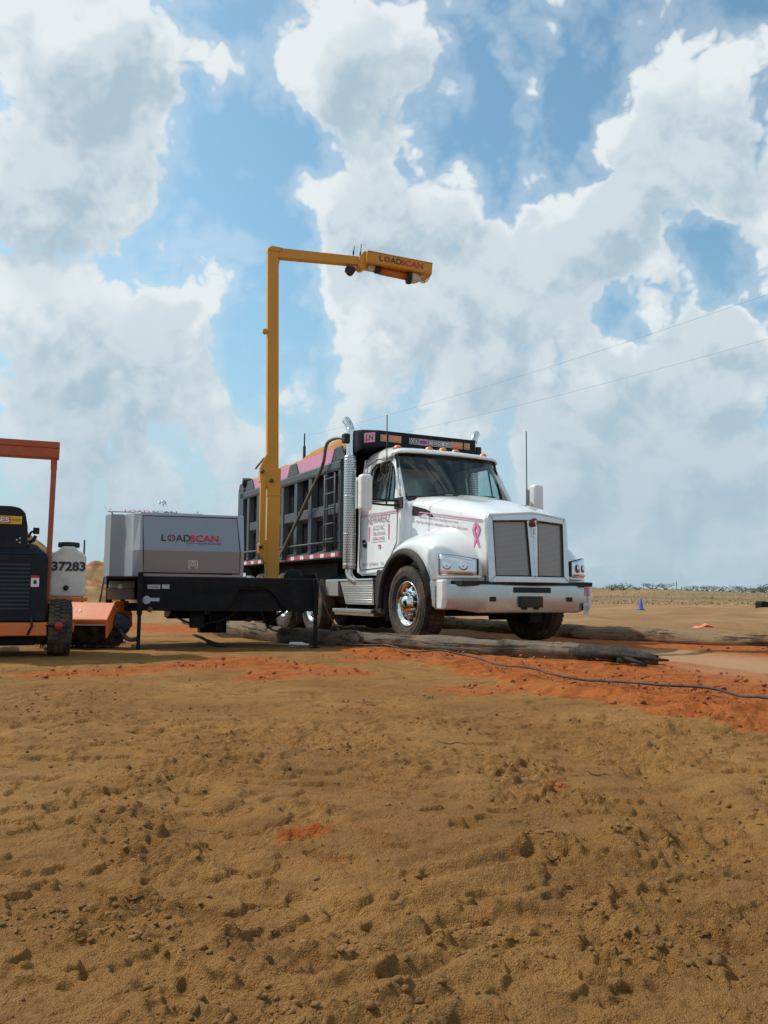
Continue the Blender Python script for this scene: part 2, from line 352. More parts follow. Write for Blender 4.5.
yv=T.n('ShaderNodeSeparateXYZ',inp={0:co}).outputs[1]
tan=T.mix(T.ss(yv,12,24),tan,far)
rc=T.mix(T.ss(n2,.35,.65),(.37,.085,.019),(.53,.16,.036)); rc=T.mix(T.ss(n3,.45,.75,0,.55),rc,(.22,.052,.015)); rc=T.mix(T.ss(n1,.5,.75,0,.5),rc,(.42,.19,.07))
c_=T.mix(T.ss(T.m('ADD',sp.outputs[0],T.m('ADD',T.m('MULTIPLY_ADD',n2,1.3,-.65),T.m('MULTIPLY_ADD',n3,.5,-.25))),.32,.62,0,.95),tan,rc)
c_=T.mix(T.m('MULTIPLY',sp.outputs[1],.85),c_,(.55,.32,.17))
c_=T.mix(T.m('MULTIPLY',sp.outputs[2],T.m('MULTIPLY',T.ss(n1,.3,.6),.55)),c_,(.50,.29,.15))
gr=T.mix(T.ss(n5,.4,.6),(.15,.115,.055),(.24,.165,.085)); c_=T.mix(T.m('MULTIPLY',a_.outputs['Alpha'],.8),c_,gr)
grain=T.ss(n4,.2,.8,.72,1.28); c_=T.v('SCALE',c_); T.t.links.new(grain,c_.node.inputs['Scale'])
# pale and dark single grains
vo=T.n('ShaderNodeTexVoronoi',feature='F1',inp={'Vector':co,'Scale':260.}); c_=T.mix(T.ss(vo.outputs['Distance'],.12,.2,.35,0),c_,(.10,.06,.035))
gm.node_tree.links.new(c_,pb.inputs['Base Color']); pb.inputs['Roughness'].default_value=.95; pb.inputs['Specular IOR Level'].default_value=.15
v1=T.n('ShaderNodeTexVoronoi',feature='SMOOTH_F1',inp={'Vector':T.v('ADD',co,T.v('MULTIPLY',T.noise(co,60,2,.5,'Color'),(.012,.012,.012))),'Scale':115.}).outputs['Distance']
v2=T.n('ShaderNodeTexVoronoi',feature='F1',inp={'Vector':co,'Scale':270.}).outputs['Distance']
pat=T.ss(T.noise(co,9,4,.6),.4,.62)
bh=T.m('ADD',T.m('MULTIPLY',T.noise(co,40,8,.75),1.3),T.m('ADD',T.m('MULTIPLY',T.m('MULTIPLY',v1,pat),-.8),T.m('MULTIPLY',v2,-.35)))
b_=T.n('ShaderNodeBump',inp={'Strength':1.,'Distance':.016,'Height':bh}); gm.node_tree.links.new(b_.outputs[0],pb.inputs['Normal'])
me.materials.append(gm); go_=bpy.data.objects.new('ground',me); col.objects.link(go_); tag(go_,kind='structure')
# ------------------------------------------------------------------ materials of the machines
WH=mat('white_paint',(.82,.835,.83),.22,var=.02,coat=.9,dust=.12,dscale=1.8,dz=(.45,1.1,.22))
WHM=mat('mirror_shell_white',(.78,.79,.78),.35,var=.03,dust=.2)
BK=mat('black_rubber',(.020,.020,.021),.75,var=.25,bump=.2,dust=.12)
TY=mat('tyre_rubber',(.028,.027,.026),.85,var=.3,bump=.3,bscale=90,dust=.5,dscale=4)
CH=mat('polished_metal',(.72,.73,.74),.14,metal=1,var=.05,dust=.12)
BM=mat('dulled_bumper_metal',(.50,.53,.52),.30,metal=.75,var=.08,dust=.12)
AL=mat('brushed_aluminium',(.60,.60,.59),.33,metal=1,var=.08,dust=.3)
GRS=mat('satin_grille_metal',(.62,.64,.66),.3,metal=.85,var=.05,dust=.15)
BODY=mat('dump_body_grey_paint',(.052,.070,.086),.55,var=.18,dust=.14,dscale=1.6,bump=.08,bscale=20)
BODYD=mat('dump_body_shaded_plate',(.006,.008,.011),.8,var=.3,dust=.03,dscale=2,spec=.1)  # recess shade between the ribs is put into this near-black wall colour
NAVY=mat('cab_shield_dark_paint',(.007,.010,.015),.5,var=.2,dust=.03,spec=.25)
PK=mat('pink_paint',(.62,.26,.42),.5,var=.08,dust=.2)
PKT=mat('pink_lettering',(.38,.22,.30),.5,var=.05)
PKR=mat('pink_ribbon',(.70,.22,.40),.45,var=.05)
FR=mat('chassis_black_steel',(.008,.010,.013),.65,var=.3,dust=.05,dscale=3,bump=.1,spec=.18)
YE=mat('yellow_painted_steel',(.60,.275,.018),.42,var=.1,dust=.2,dscale=3,bump=.06,bscale=15)
CG=mat('cabinet_grey_aluminium',(.36,.38,.41),.38,metal=.3,var=.05,dust=.08,dscale=1.5)
DK=mat('dark_void_plastic',(.012,.012,.013),.6,var=.2)
OR=mat('orange_machine_paint',(.74,.16,.03),.45,var=.1,dust=.35,dscale=3)
ORD=mat('orange_roll_bar_paint',(.42,.085,.03),.5,var=.12,dust=.25,dscale=3)
NB=mat('dark_blue_machine_paint',(.008,.013,.021),.5,var=.25,dust=.06,dscale=3,spec=.25)
TK=mat('white_poly_tank',(.72,.71,.66),.5,var=.05,dust=.35,dscale=4,dz=(.6,.9,.3))
AMB=mat('amber_lens',(.75,.20,.02),.2,var=.1,coat=.6)
EMB=mat('dark_red_enamel',(.16,.02,.025),.35,var=.1)
REDL=mat('red_hub_disc',(.45,.03,.03),.3,var=.1)
WT=mat('white_reflective_tape',(.8,.78,.76),.4,var=.05,dust=.3)
TXD=mat('dark_lettering',(.03,.03,.035),.5,var=.05)
TXR=mat('red_lettering',(.55,.02,.03),.45,var=.05)
TXW=mat('white_lettering',(.75,.75,.74),.5,var=.03)
GRY=mat('dark_grey_pipe',(.16,.15,.13),.4,metal=.5,var=.15,dust=.3)
CAB=mat('black_cable',(.02,.018,.018),.7,var=.2,dust=.5)
INT=mat('cab_interior_grey',(.035,.037,.04),.8,var=.2)
LENS=mat('clear_headlight_lens',(.75,.78,.80),.12,metal=.6,var=.2,vscale=25,coat=1.)
YEL=mat('yellow_sticker',(.75,.50,.04),.5,var=.05)
BLU=mat('blue_plastic',(.03,.07,.30),.4,var=.1,dust=.2)
def logmat(name,c,dark,ang,dust):
    m=bpy.data.materials.new(name); m.use_nodes=True; t=NT(m.node_tree); q=m.node_tree.nodes['Principled BSDF']
    co=t.n('ShaderNodeTexCoord').outputs['Object']; mp=t.n('ShaderNodeMapping',inp={0:co}); mp.inputs['Rotation'].default_value=(0,0,R(ang)); v=t.v('MULTIPLY',mp.outputs[0],(.9,14,14))
    st=t.noise(v,1.6,6,.7,dist=.4); cr_=t.noise(t.v('MULTIPLY',mp.outputs[0],(.5,7,7)),2.2,5,.65,dist=.8); big=t.noise(co,2.2,5,.6)
    b0=t.mix(st,tuple(x*.6 for x in c),tuple(x*1.3 for x in c)); b0=t.mix(t.ss(cr_,.55,.62),b0,dark); b0=t.mix(t.ss(big,.5,.66,0,.7),b0,dark); b0=t.mix(t.ss(t.noise(co,3.3,6,.7),.42,.7,0,dust),b0,(.34,.20,.10))
    m.node_tree.links.new(b0,q.inputs['Base Color']); q.inputs['Roughness'].default_value=.9; q.inputs['Specular IOR Level'].default_value=.2
    h=t.m('ADD',t.m('MULTIPLY',st,1.),t.m('MULTIPLY',t.ss(cr_,.54,.62),-1.6)); b=t.n('ShaderNodeBump',inp={'Strength':.9,'Distance':.02,'Height':h}); m.node_tree.links.new(b.outputs[0],q.inputs['Normal']); MATS[name]=m; return m
WOOD=logmat('weathered_log_wood',(.17,.125,.09),(.04,.028,.02),60,.4)
WOODG=logmat('grey_bleached_log_wood',(.135,.11,.085),(.025,.018,.014),45,.4)
WOODB=logmat('tan_log_wood',(.24,.165,.10),(.05,.03,.02),50,.7)
CHAR=mat('charred_wood',(.018,.016,.015),.85,var=.4,bump=1,bscale=25,dust=.25,dscale=5)
SOILM=mat('piled_soil',(.40,.24,.10),.95,var=.2,vscale=2.5,bump=1.,bscale=9,c2=(.28,.13,.05),c2s=1.5)
RSOIL=mat('load_of_dirt',(.42,.20,.06),.95,var=.2,bump=1.,bscale=12)
def glass(name,tint,alpha):
    m=bpy.data.materials.new(name); m.use_nodes=True; t=NT(m.node_tree); 
    for x in list(m.node_tree.nodes): m.node_tree.nodes.remove(x)
    tr=t.n('ShaderNodeBsdfTransparent',inp={0:(*tint,1)}); gl=t.n('ShaderNodeBsdfGlossy',inp={0:(.9,.95,.95,1),1:.03})
    lw=t.n('ShaderNodeLayerWeight',inp={0:.5}); f=t.m('MULTIPLY_ADD',t.m('POWER',lw.outputs['Facing'],4.),.9,.045+alpha,clamp=True)
    mx=t.n('ShaderNodeMixShader',inp={0:f,1:tr.outputs[0],2:gl.outputs[0]}); o=t.n('ShaderNodeOutputMaterial'); t.t.links.new(mx.outputs[0],o.inputs[0]); return m
GL=glass('windshield_glass',(.62,.74,.72),.02); GLS=glass('side_window_glass',(.75,.86,.85),.03)
# perforated steel / mesh
def perf(name,base,hole,sx,sy,thr,metal=.9,axis='cyl'):
    m=bpy.data.materials.new(name); m.use_nodes=True; t=NT(m.node_tree); p=m.node_tree.nodes['Principled BSDF']
    uv=t.n('ShaderNodeTexCoord').outputs['Object']; s=t.n('ShaderNodeSeparateXYZ',inp={0:uv})
    if axis=='cyl': u=t.m('MULTIPLY',t.m('ARCTAN2',s.outputs[1],s.outputs[0]),sx/(2*math.pi))
    else: u=t.m('MULTIPLY',s.outputs[1],sx)
    v_=t.m('MULTIPLY',s.outputs[2],sy); row=t.m('FLOOR',v_); u=t.m('ADD',u,t.m('MULTIPLY',t.m('MODULO',row,2.),.5))
    fu=t.m('ABSOLUTE',t.m('SUBTRACT',t.m('FRACT',u),.5)); fv=t.m('ABSOLUTE',t.m('SUBTRACT',t.m('FRACT',v_),.5))
    h=t.m('LESS_THAN',t.m('MAXIMUM',fu,t.m('MULTIPLY',fv,1.15)),thr)
    c=t.mix(h,base,hole); t.t.links.new(c,p.inputs['Base Color']); t.t.links.new(t.m('MULTIPLY_ADD',h,-metal,metal),p.inputs['Metallic']); p.inputs['Roughness'].default_value=.32
    return m
PERF=perf('perforated_heat_shield_steel',(.62,.62,.61),(.02,.02,.02),22,26,.27)
MESH=perf('grille_mesh_steel',(.34,.31,.29),(.05,.045,.04),62,62,.27,metal=.5,axis='flat')
# ------------------------------------------------------------------ wheels
def wheel(parent,X,Y,side,Rr=.53,w=.36,rimR=.30,lugs=52,front=True,rimmat=None,name='wheel'):
    """axis along local Y; side=-1 outer face towards -Y"""
    e=empty(name,(X,Y,Rr)); e.parent=parent
    A=axm((0,0,0),(0,side,0)); h=w/2
    prof=[(rimR,h*.62),(rimR+.02,h*.80),(rimR+.07,h*.97),(Rr-.13,h),(Rr-.06,h*.97),(Rr-.02,h*.88),(Rr-.012,h*.7),(Rr-.012,-h*.7),(Rr-.02,-h*.88),(Rr-.06,-h*.97),(rimR+.05,-h*.97),(rimR,-h*.6)]
    t=MB().lathe(prof,A,56,closed=True)
    for k in range(lugs):
        a=2*math.pi*k/lugs
        for q,(a0,a1) in enumerate(((-.90,-.50),(-.44,-.03),(.03,.44),(.50,.90))):
            b=a+(q%2)*math.pi/lugs; da=math.pi/lugs*.72
            cs=[]
            for rr in (Rr-.03,Rr+.004):
                rr2=rr-(.012 if q in(0,3) else 0)
                for tt in (a0,a1):
                    for s_ in(-1,1):
                        an=b+s_*da+ (tt*.10 if q in(0,3) else 0)
                        cs.append(A@Vector((rr2*math.cos(an),rr2*math.sin(an),tt*h)))
            o=[cs[0],cs[1],cs[3],cs[2],cs[4],cs[5],cs[7],cs[6]]; t.hexa(o)
    # sidewall ribs
    for rr in (Rr-.09,Rr-.15): t.lathe([(rr-.004,h*.99),(rr,h*1.02),(rr+.004,h*.99)],A,56)
    t.build('tyre',TY,e)
    r=MB()
    if front: r.lathe([(rimR+.012,h*.80),(rimR+.008,h*.86),(rimR-.01,h*.84),(rimR*.9,h*.62),(rimR*.83,h*.52),(.66*rimR,h*.66),(.52*rimR,h*.70),(.43*rimR,h*.72),(.41*rimR,h*.95),(.33*rimR,h*1.12),(.2*rimR,h*1.20),(0.001,h*1.22)],A,48)
    else: r.lathe([(rimR+.012,h*.80),(rimR-.01,h*.84),(rimR-.03,h*.4),(rimR*.8,-h*.25),(.66*rimR,-h*.35),(.53*rimR,-h*.3),(.5*rimR,h*.5),(.4*rimR,h*.62),(0.001,h*.64)],A,48)
    zf=h*.66 if front else -h*.3
    for k in range(10):
        a=2*math.pi*k/10; r.tube([A@Vector((.55*rimR*math.cos(a),.55*rimR*math.sin(a),zf)),A@Vector((.55*rimR*math.cos(a),.55*rimR*math.sin(a),zf+.17*rimR))],.053*rimR,7)
    nf=len(r.f); hh=r
    for k in range(10):
        a=2*math.pi*(k+.5)/10; rr=.757*rimR; zz=(h*.60 if front else -h*.33)
        c=A@Vector((rr*math.cos(a),rr*math.sin(a),zz)); hh.lathe([(.0001,.012),(.08*rimR,.012),(.087*rimR,0)],A@Matrix.Translation((rr*math.cos(a),rr*math.sin(a),zz)),12,False)
    ro=r.build('rim',rimmat or CH,e); ro.data.materials.append(DK); ro.data.polygons.foreach_set('material_index',[0]*nf+[1]*(len(r.f)-nf))
    return e
# ------------------------------------------------------------------ the dump truck (X forward from the front axle, Y to its left)
TRK=empty('dump_truck',(1.347,12.109,0.033),R(-62.744),'white tractor style dump truck with grey dump body and pink trim, parked between the logs','dump truck')
t=TRK
zg=.033
# chassis; some low boxes are added to keep the underside dark
c=MB()
for s in(-1,1): c.box((-7.3,s*.38,.72),(1.0,s*.46,1.0))
c.box((.35,-.45,.40),(.95,.45,.9)); c.box((-.12,-.8,.36),(.10,.8,.52)); c.box((-1.6,-.35,.36),(-.3,.35,.6)); c.box((-4.4,-.5,.45),(-1.9,.5,.8)); c.box((-6.6,-.5,.42),(-4.4,.5,.8)); c.box((-1.9,-.55,.55),(-.5,.55,.95)); c.tube([(0,-.95,.5),(0,.95,.5)],.07); 
for X in(-4.75,-6.1): c.tube([(X,-.9,.53),(X,.9,.53)],.11)
c.box((-7.1,-.5,1.0),(-2.1,.5,1.18)); c.box((-.6,-.9,.62),(.95,-.5,.80)); c.box((-.6,.5,.62),(.95,.9,.80))
c.build('chassis',FR,t,bevel=.01)
for s in(-1,1):
    wheel(t,0,s*1.0,s)
    for X in(-4.75,-6.1):
        wheel(t,X,s*1.06,s,w=.27,front=False); 
        wheel(t,X,s*.74,s,w=.27,front=False)
    wheel(t,-3.35,s*1.05,s,Rr=.46,w=.28,rimR=.27)
# cab: shell panels with real window openings
Yb,Yr=1.0,.86
def cy(z): return Yb-.02*max(0,(z-1.0))/1.0 if z<2.05 else .985-(z-2.05)*.17
c=MB()
for s in(-1,1):
    # door skin below the belt, thick pieces
    def pan(pts,th=.05):
        a=[(x,s*cy(z),z) for x,z in pts]; b=[(x,s*(cy(z)-th),z) for x,z in pts]; n=len(pts)
        f=[tuple(range(n)),tuple(range(n,2*n))[::-1]]+[(i,(i+1)%n,n+(i+1)%n,n+i) for i in range(n)]
        c.add(a+b,f)
    pan([(-1.93,1.0),(-1.80,.96),(-1.0,1.0),(-.86,1.15),(-.62,1.35),(-.45,1.42),(-.45,2.02),(-.72,2.04),(-1.62,2.10),(-1.93,2.10)])
    pan([(-1.93,2.10),(-1.62,2.10),(-1.64,2.3),(-1.62,2.60),(-1.5,2.68),(-1.5,2.80),(-1.93,2.78)])
    pan([(-1.5,2.68),(-1.02,2.68),(-.93,2.80),(-1.5,2.80)])
    pan([(-.72,2.04),(-.45,2.02),(-.48,2.12),(-.93,2.80),(-1.02,2.68),(-.86,2.55),(-.76,2.32)])
c.box((-1.97,-.97,1.0),(-1.93,.97,2.1)); c.prism([(-.97,2.1),(.97,2.1),(.86,2.82),(-.86,2.82)],'x',-1.97,-1.93)
c.box((-1.93,-.93,.95),(-.5,.93,1.0))
cab=c.build('cab',WH,t,bevel=.012)
# roof, a domed loft
rows=[]
for X,z,hw,dr in((-1.99,2.80,.86,.0),(-1.97,2.90,.85,.02),(-1.80,2.95,.86,.05),(-1.4,2.96,.87,.06),(-1.1,2.93,.90,.06),(-.86,2.875,.93,.05),(-.74,2.825,.95,.04),(-.73,2.79,.95,.03)):
    row=[]
    for k in range(17):
        u=-1+2*k/16; y=hw*math.copysign(1-(1-abs(u))**1.5,u); zz=z-dr*.6*abs(u)**2 -(z-2.76)*max(0,(abs(u)-.72)/.28)**2.2
        row.append((X-.10*abs(u)**3*(1 if X>-1.3 else -.3),y,zz))
    rows.append(row)
c=MB().grid(rows); c.build('roof',WH,t,solid=.03)
# drip rail and sun visor lip
c=MB().tube(cr([(-.88,-.95,2.76),(-.77,-.75,2.79),(-.72,0,2.80),(-.77,.75,2.79),(-.88,.95,2.76)],6),.016,8); c.build('visor_lip',WH,t)
for y in(-.78,-.24,0,.24,.78):
    zt=2.885-.03*abs(y)
    b=MB(); b.lathe([(.075,0),(.07,.03),(.045,.055),(.001,.062)],Matrix.Translation((-.96-.05*abs(y),y,zt))@Matrix.Diagonal((1.0,.85,1,1)),16); b.build('marker_light',AMB,t)
# windshield: frame opening is between the pillars
def wsp(y,k): # k 0 bottom .. 1 top
    X=-.30-.42*(y*y) ; Xt=-.78-.10*(y*y)
    return (X+(Xt-X)*k, y*(1-.0*k), 2.09+(2.79-2.09)*k -.02*(1-k)*y*y)
rows=[[wsp(-.88+1.76*j/12,i/5) for j in range(13)] for i in range(6)]
MB().grid(rows).build('windshield',GL,t)
b=MB()
for s in(-1,1):
    b.tube([wsp(s*.885,k/6) for k in range(7)],.022,8)
b.tube([wsp(-.88+1.76*j/12,0) for j in range(13)],.022,8); b.tube([wsp(-.88+1.76*j/12,.99) for j in range(13)],.02,8)
b.build('windshield_seal',BK,t)
for s in(-1,1): # white A pillar from door skin to glass
    b=MB(); b.grid([[ (wsp(s*.90,k/6)[0]+.0,wsp(s*.90,k/6)[1],wsp(s*.90,k/6)[2]),( -.50-.40*k/6,s*(cy(2.1+.7*k/6)+.03*k/6),2.10+.70*k/6)] for k in range(7)])
    b.build('windshield_pillar',WH,t,solid=.03)
b=MB(); b.grid([[(-.62,y,2.06),(-.50,y*.98,2.085),(-.30-.3*y*y,y*.97,2.085)] for y in np.linspace(-.97,.97,13)]); b.build('cowl',BK,t,solid=.02)
for s in(-1,1): MB().box((-.60,s*.88,1.05),(-.50,s*.945,2.07)).build('cowl_side',WH,t,bevel=.01)
for s in(-1,1): b=MB(); b.hexa([(-.50,s*.84,1.38),(-.34,s*.84,1.38),(-.36,s*.93,1.38),(-.50,s*.985,1.38),(-.50,s*.82,2.06),(-.34,s*.82,2.0),(-.36,s*.89,1.96),(-.50,s*.965,2.03)]); b.build('cowl_corner',WH,t,bevel=.02)
# wipers
b=MB()
for y0,y1 in((-.55,-.05),(.15,.65)):
    p=[Vector(wsp(y0+(y1-y0)*k/6,.03+.06*k/6))+Vector((.03,0,.01)) for k in range(7)]; b.tube(p,.010,6)
b.build('wiper',BK,t)
# side windows
for s in(-1,1):
    P=[(-1.62,2.10),(-.72,2.04),(-.76,2.32),(-.86,2.55),(-1.02,2.68),(-1.5,2.68),(-1.62,2.60),(-1.64,2.3)]
    b=MB(); b.add([(x,s*(cy(z)-.02),z) for x,z in P],[tuple(range(8))]); b.build('side_window',GLS,t)
    b=MB(); b.tube([(x,s*(cy(z)+.002),z) for x,z in P+[P[0]]],.014,6); b.tube([(-.98,s*.985,2.05),(-1.0,s*(cy(2.68)),2.68)],.014,6); b.build('window_seal',BK,t)
# cab interior
b=MB()
b.box((-.72,-.9,1.75),(-.42,.9,2.06)); 
for s in(-1,1):
    b.box((-1.75,s*.2,1.3),(-1.2,s*.72,1.6)); b.box((-1.85,s*.22,1.55),(-1.68,s*.70,2.30)); b.box((-1.83,s*.34,2.32),(-1.72,s*.58,2.55))
b.box((-1.92,-.9,1.0),(-1.90,.9,2.12)); b.box((-1.92,-.85,2.12),(-1.90,-.55,2.8)); b.box((-1.92,.55,2.12),(-1.90,.85,2.8)); b.box((-1.92,-.80,2.72),(-1.0,.80,2.76))
b.build('cab_interior',INT,t,bevel=.03)
b=MB(); A=axm((-.85,.45,2.05),(-.7,0,1)); b.lathe([(.215,-.012),(.232,0),(.215,.012),(.198,0)],A,28,closed=True); b.tube([A@Vector((-.2,0,0)),A@Vector((.2,0,0))],.014,6); b.tube([A@Vector((0,0,0)),A@Vector((0,-.15,-.3))],.03,8); b.build('steering_wheel',BK,t)
b=MB().box((-.47,-.25,2.07),(-.45,-.13,2.15)); b.build('dashboard_card',TXW,t)
# door shut lines, handle, pink lines
b=MB(); s=-1
def door_line(pts,r=.006):
    b.tube([(x,s*(cy(z)+.003),z) for x,z in pts],r,6)
for s in(-1,1):
  b=MB(); door_line([(-.60,2.03),(-.60,1.42),(-.78,1.22),(-.95,1.06),(-1.78,1.03),(-1.84,1.1),(-1.84,2.1),(-1.80,2.70),(-1.5,2.76),(-1.05,2.74),(-.95,2.68)])
  b.build('door_seam',DK,t)
for s in(-1,1):
    h=MB(); h.lathe([(.085,0),(.08,.02),(.05,.016),(.001,.012)],axm((-1.66,s*(cy(1.44)+.001),1.44),(0,s,0))@Matrix.Diagonal((.62,1,1,1)),20); 
    dh=h.build('door_handle',BK,t); MB().box((-1.72,s*(cy(1.44)+.02),1.435),(-1.60,s*(cy(1.44)+.032),1.455)).build('handle_lever',CH,dh,bevel=.004)
def cabM(x,z): return frame((x,-cy(z)-.003,z),(1,0,0),(0,0,1))
text('NEWARERZ','door_lettering',PKT,t,cabM(-1.20,1.80),w=.74,h=.12,bold=.0,arc=.12)
text('& CO INC.','door_lettering',PKT,t,cabM(-1.18,1.665),w=.38,h=.075,bold=.0)
text('TRUCKING','door_lettering',PKT,t,cabM(-1.18,1.575),w=.42,h=.05,bold=.01)
text('HAULING','door_lettering',PKT,t,cabM(-1.18,1.50),w=.38,h=.05,bold=.01)
b=MB().box((-1.40,-cy(1.45)-.004,1.447),(-.96,-cy(1.45)-.002,1.453)); b.build('door_rule',PKT,t)
for x in(-1.52,-.86): MB().box((x-.02,-cy(1.55)-.005,1.47),(x+.02,-cy(1.55)-.003,1.70)).build('door_stripe',PKR,t)
text('T8','door_lettering',TXR,t,cabM(-1.15,1.37),w=.10,h=.07,bold=.02)
text('DOT 1298415   TX','door_lettering',PKT,t,cabM(-1.35,1.115),w=.72,h=.045,bold=.01)
# hood
ST=[(-.56,2.12,.90,1.99),(-.30,2.105,.87,1.965),(0,2.07,.84,1.92),(.35,2.00,.78,1.85),(.7,1.92,.725,1.775),(.95,1.84,.675,1.71),(1.12,1.77,.645,1.66),(1.20,1.715,.63,1.615)]
def cen(i,f):
    return ST[i]
rows=[]
for X,zt,hw,zs in ST:
    half=[(0,zt+.018),(.10,zt+.018),(.16,zt-.004),(hw*.55,zt-.018),(hw*.84,zt-.05),(hw*.96,zs+.02),(hw,zs-.03),(hw+.005,zs-.12),(hw+.012,(zs+1.15)/2-.04),(hw+.02,1.15),(hw+.02,.90)]
    fx=lambda y: X+.07*(1-(y/.6)**2)*max(0,(X-.6)/.6) if abs(y)<.6 else X
    row=[(fx(y),-y,z) for y,z in half[::-1]]+[(fx(y),y,z) for y,z in half[1:]]
    rows.append(row)
rr=[]
cols=list(zip(*rows)); cc_=[cr(cl,4) for cl in cols]; rows=[[tuple(cc_[j][i]) for j in range(len(cc_))] for i in range(len(cc_[0]))]
hood=MB().grid(rows).build('hood',WH,t,solid=.03)
# hood side vents, latch, stripes on both flanks
def hoodY(X,z):
    for a,b_ in zip(ST[:-1],ST[1:]):
        if a[0]<=X<=b_[0]:
            k=(X-a[0])/(b_[0]-a[0]); hw=a[2]+(b_[2]-a[2])*k; zs=a[3]+(b_[3]-a[3])*k; break
    else: hw,zs=(ST[0][2],ST[0][3]) if X<0 else (ST[-1][2],ST[-1][3])
    if z>zs-.12: return hw+.004
    return hw+.005+.015*min(1,(zs-.12-z)/(zs-.12-1.15))
for s in(-1,1):
    P=[(-.34,1.93),(-.34,1.785),(.17,1.72),(.07,1.82),(-.02,1.855)]
    b=MB(); b.add([(x,s*(hoodY(x,z)+.006),z) for x,z in P]+[(x,s*(hoodY(x,z)-.03),z) for x,z in P],[tuple(range(5)),(9,8,7,6,5)]+[(i,(i+1)%5,5+(i+1)%5,5+i) for i in range(5)]); b.build('hood_vent',DK,t,bevel=.005)
    b=MB(); b.tube([(-.43,s*(hoodY(-.43,1.9)+.01),1.93),(-.43,s*(hoodY(-.43,1.9)+.012),1.82)],.02,8); b.build('hood_latch',BK,t)
    b=MB(); xs=np.linspace(-1.86,1.12,26)
    def zst(x): return 1.90-.02*(x+1.86) if x<-.5 else 1.873-.155*(x+.5)
    rows=[[(x,s*((cy(1.9) if x<-.52 else hoodY(x,zst(x)))+.006),zst(x)+d) for d in(-.009,.009)] for x in xs]
    b.grid(rows,False); b.build('pink_stripe',mat('pale_pink_line',(.62,.34,.46),.5),t)
    rows=[[(x,s*((cy(1.9) if x<-.52 else hoodY(x,zst(x)))+.005),zst(x)-.03+d) for d in(-.004,.004)] for x in xs]
    MB().grid(rows,False).build('dark_stripe',PKT,t)
def hs(p): return (p.x,-hoodY(p.x,p.z)-.006,p.z)
text('Women who love hauling you now','hood_lettering',PKT,t,frame((.25,-.8,1.685),(1,0,-.16),(0,0,1)),w=.86,h=.055,shear=.35,bold=.0,surf=hs)
text('Hauling along to benefit a day, The Women','hood_lettering',PKT,t,frame((.30,-.8,1.605),(1,0,-.16),(0,0,1)),w=1.1,h=.055,shear=.35,bold=.0,surf=hs)
b=MB(); pts=[]
for k in range(25):
    a=k/24; th=math.pi*(-.35+1.7*a)
    pts.append((.07*math.sin(th*1.0)*1.0 if 0<a<1 else (.07 if a==1 else -.07),.0))
loop=[(-.06,-.17),(-.02,-.07),(.035,.03),(.045,.09),(.0,.14),(-.045,.09),(-.035,.03),(.02,-.07),(.06,-.17)]
lp=cr([(x,z,0) for x,z in loop],5)
rows=[]
for i,p in enumerate(lp):
    tn=(lp[min(i+1,len(lp)-1)]-lp[max(i-1,0)]).normalized(); nn=Vector((-tn.y,tn.x,0))*.027
    rows.append([(1.0+p.x+q*nn.x,-hoodY(1.0+p.x,1.45)-.006-.0015*(i>20),1.43+p.y+q*nn.y) for q in(-1,1)])
b.grid(rows,False); b.build('ribbon_emblem',PKR,t)
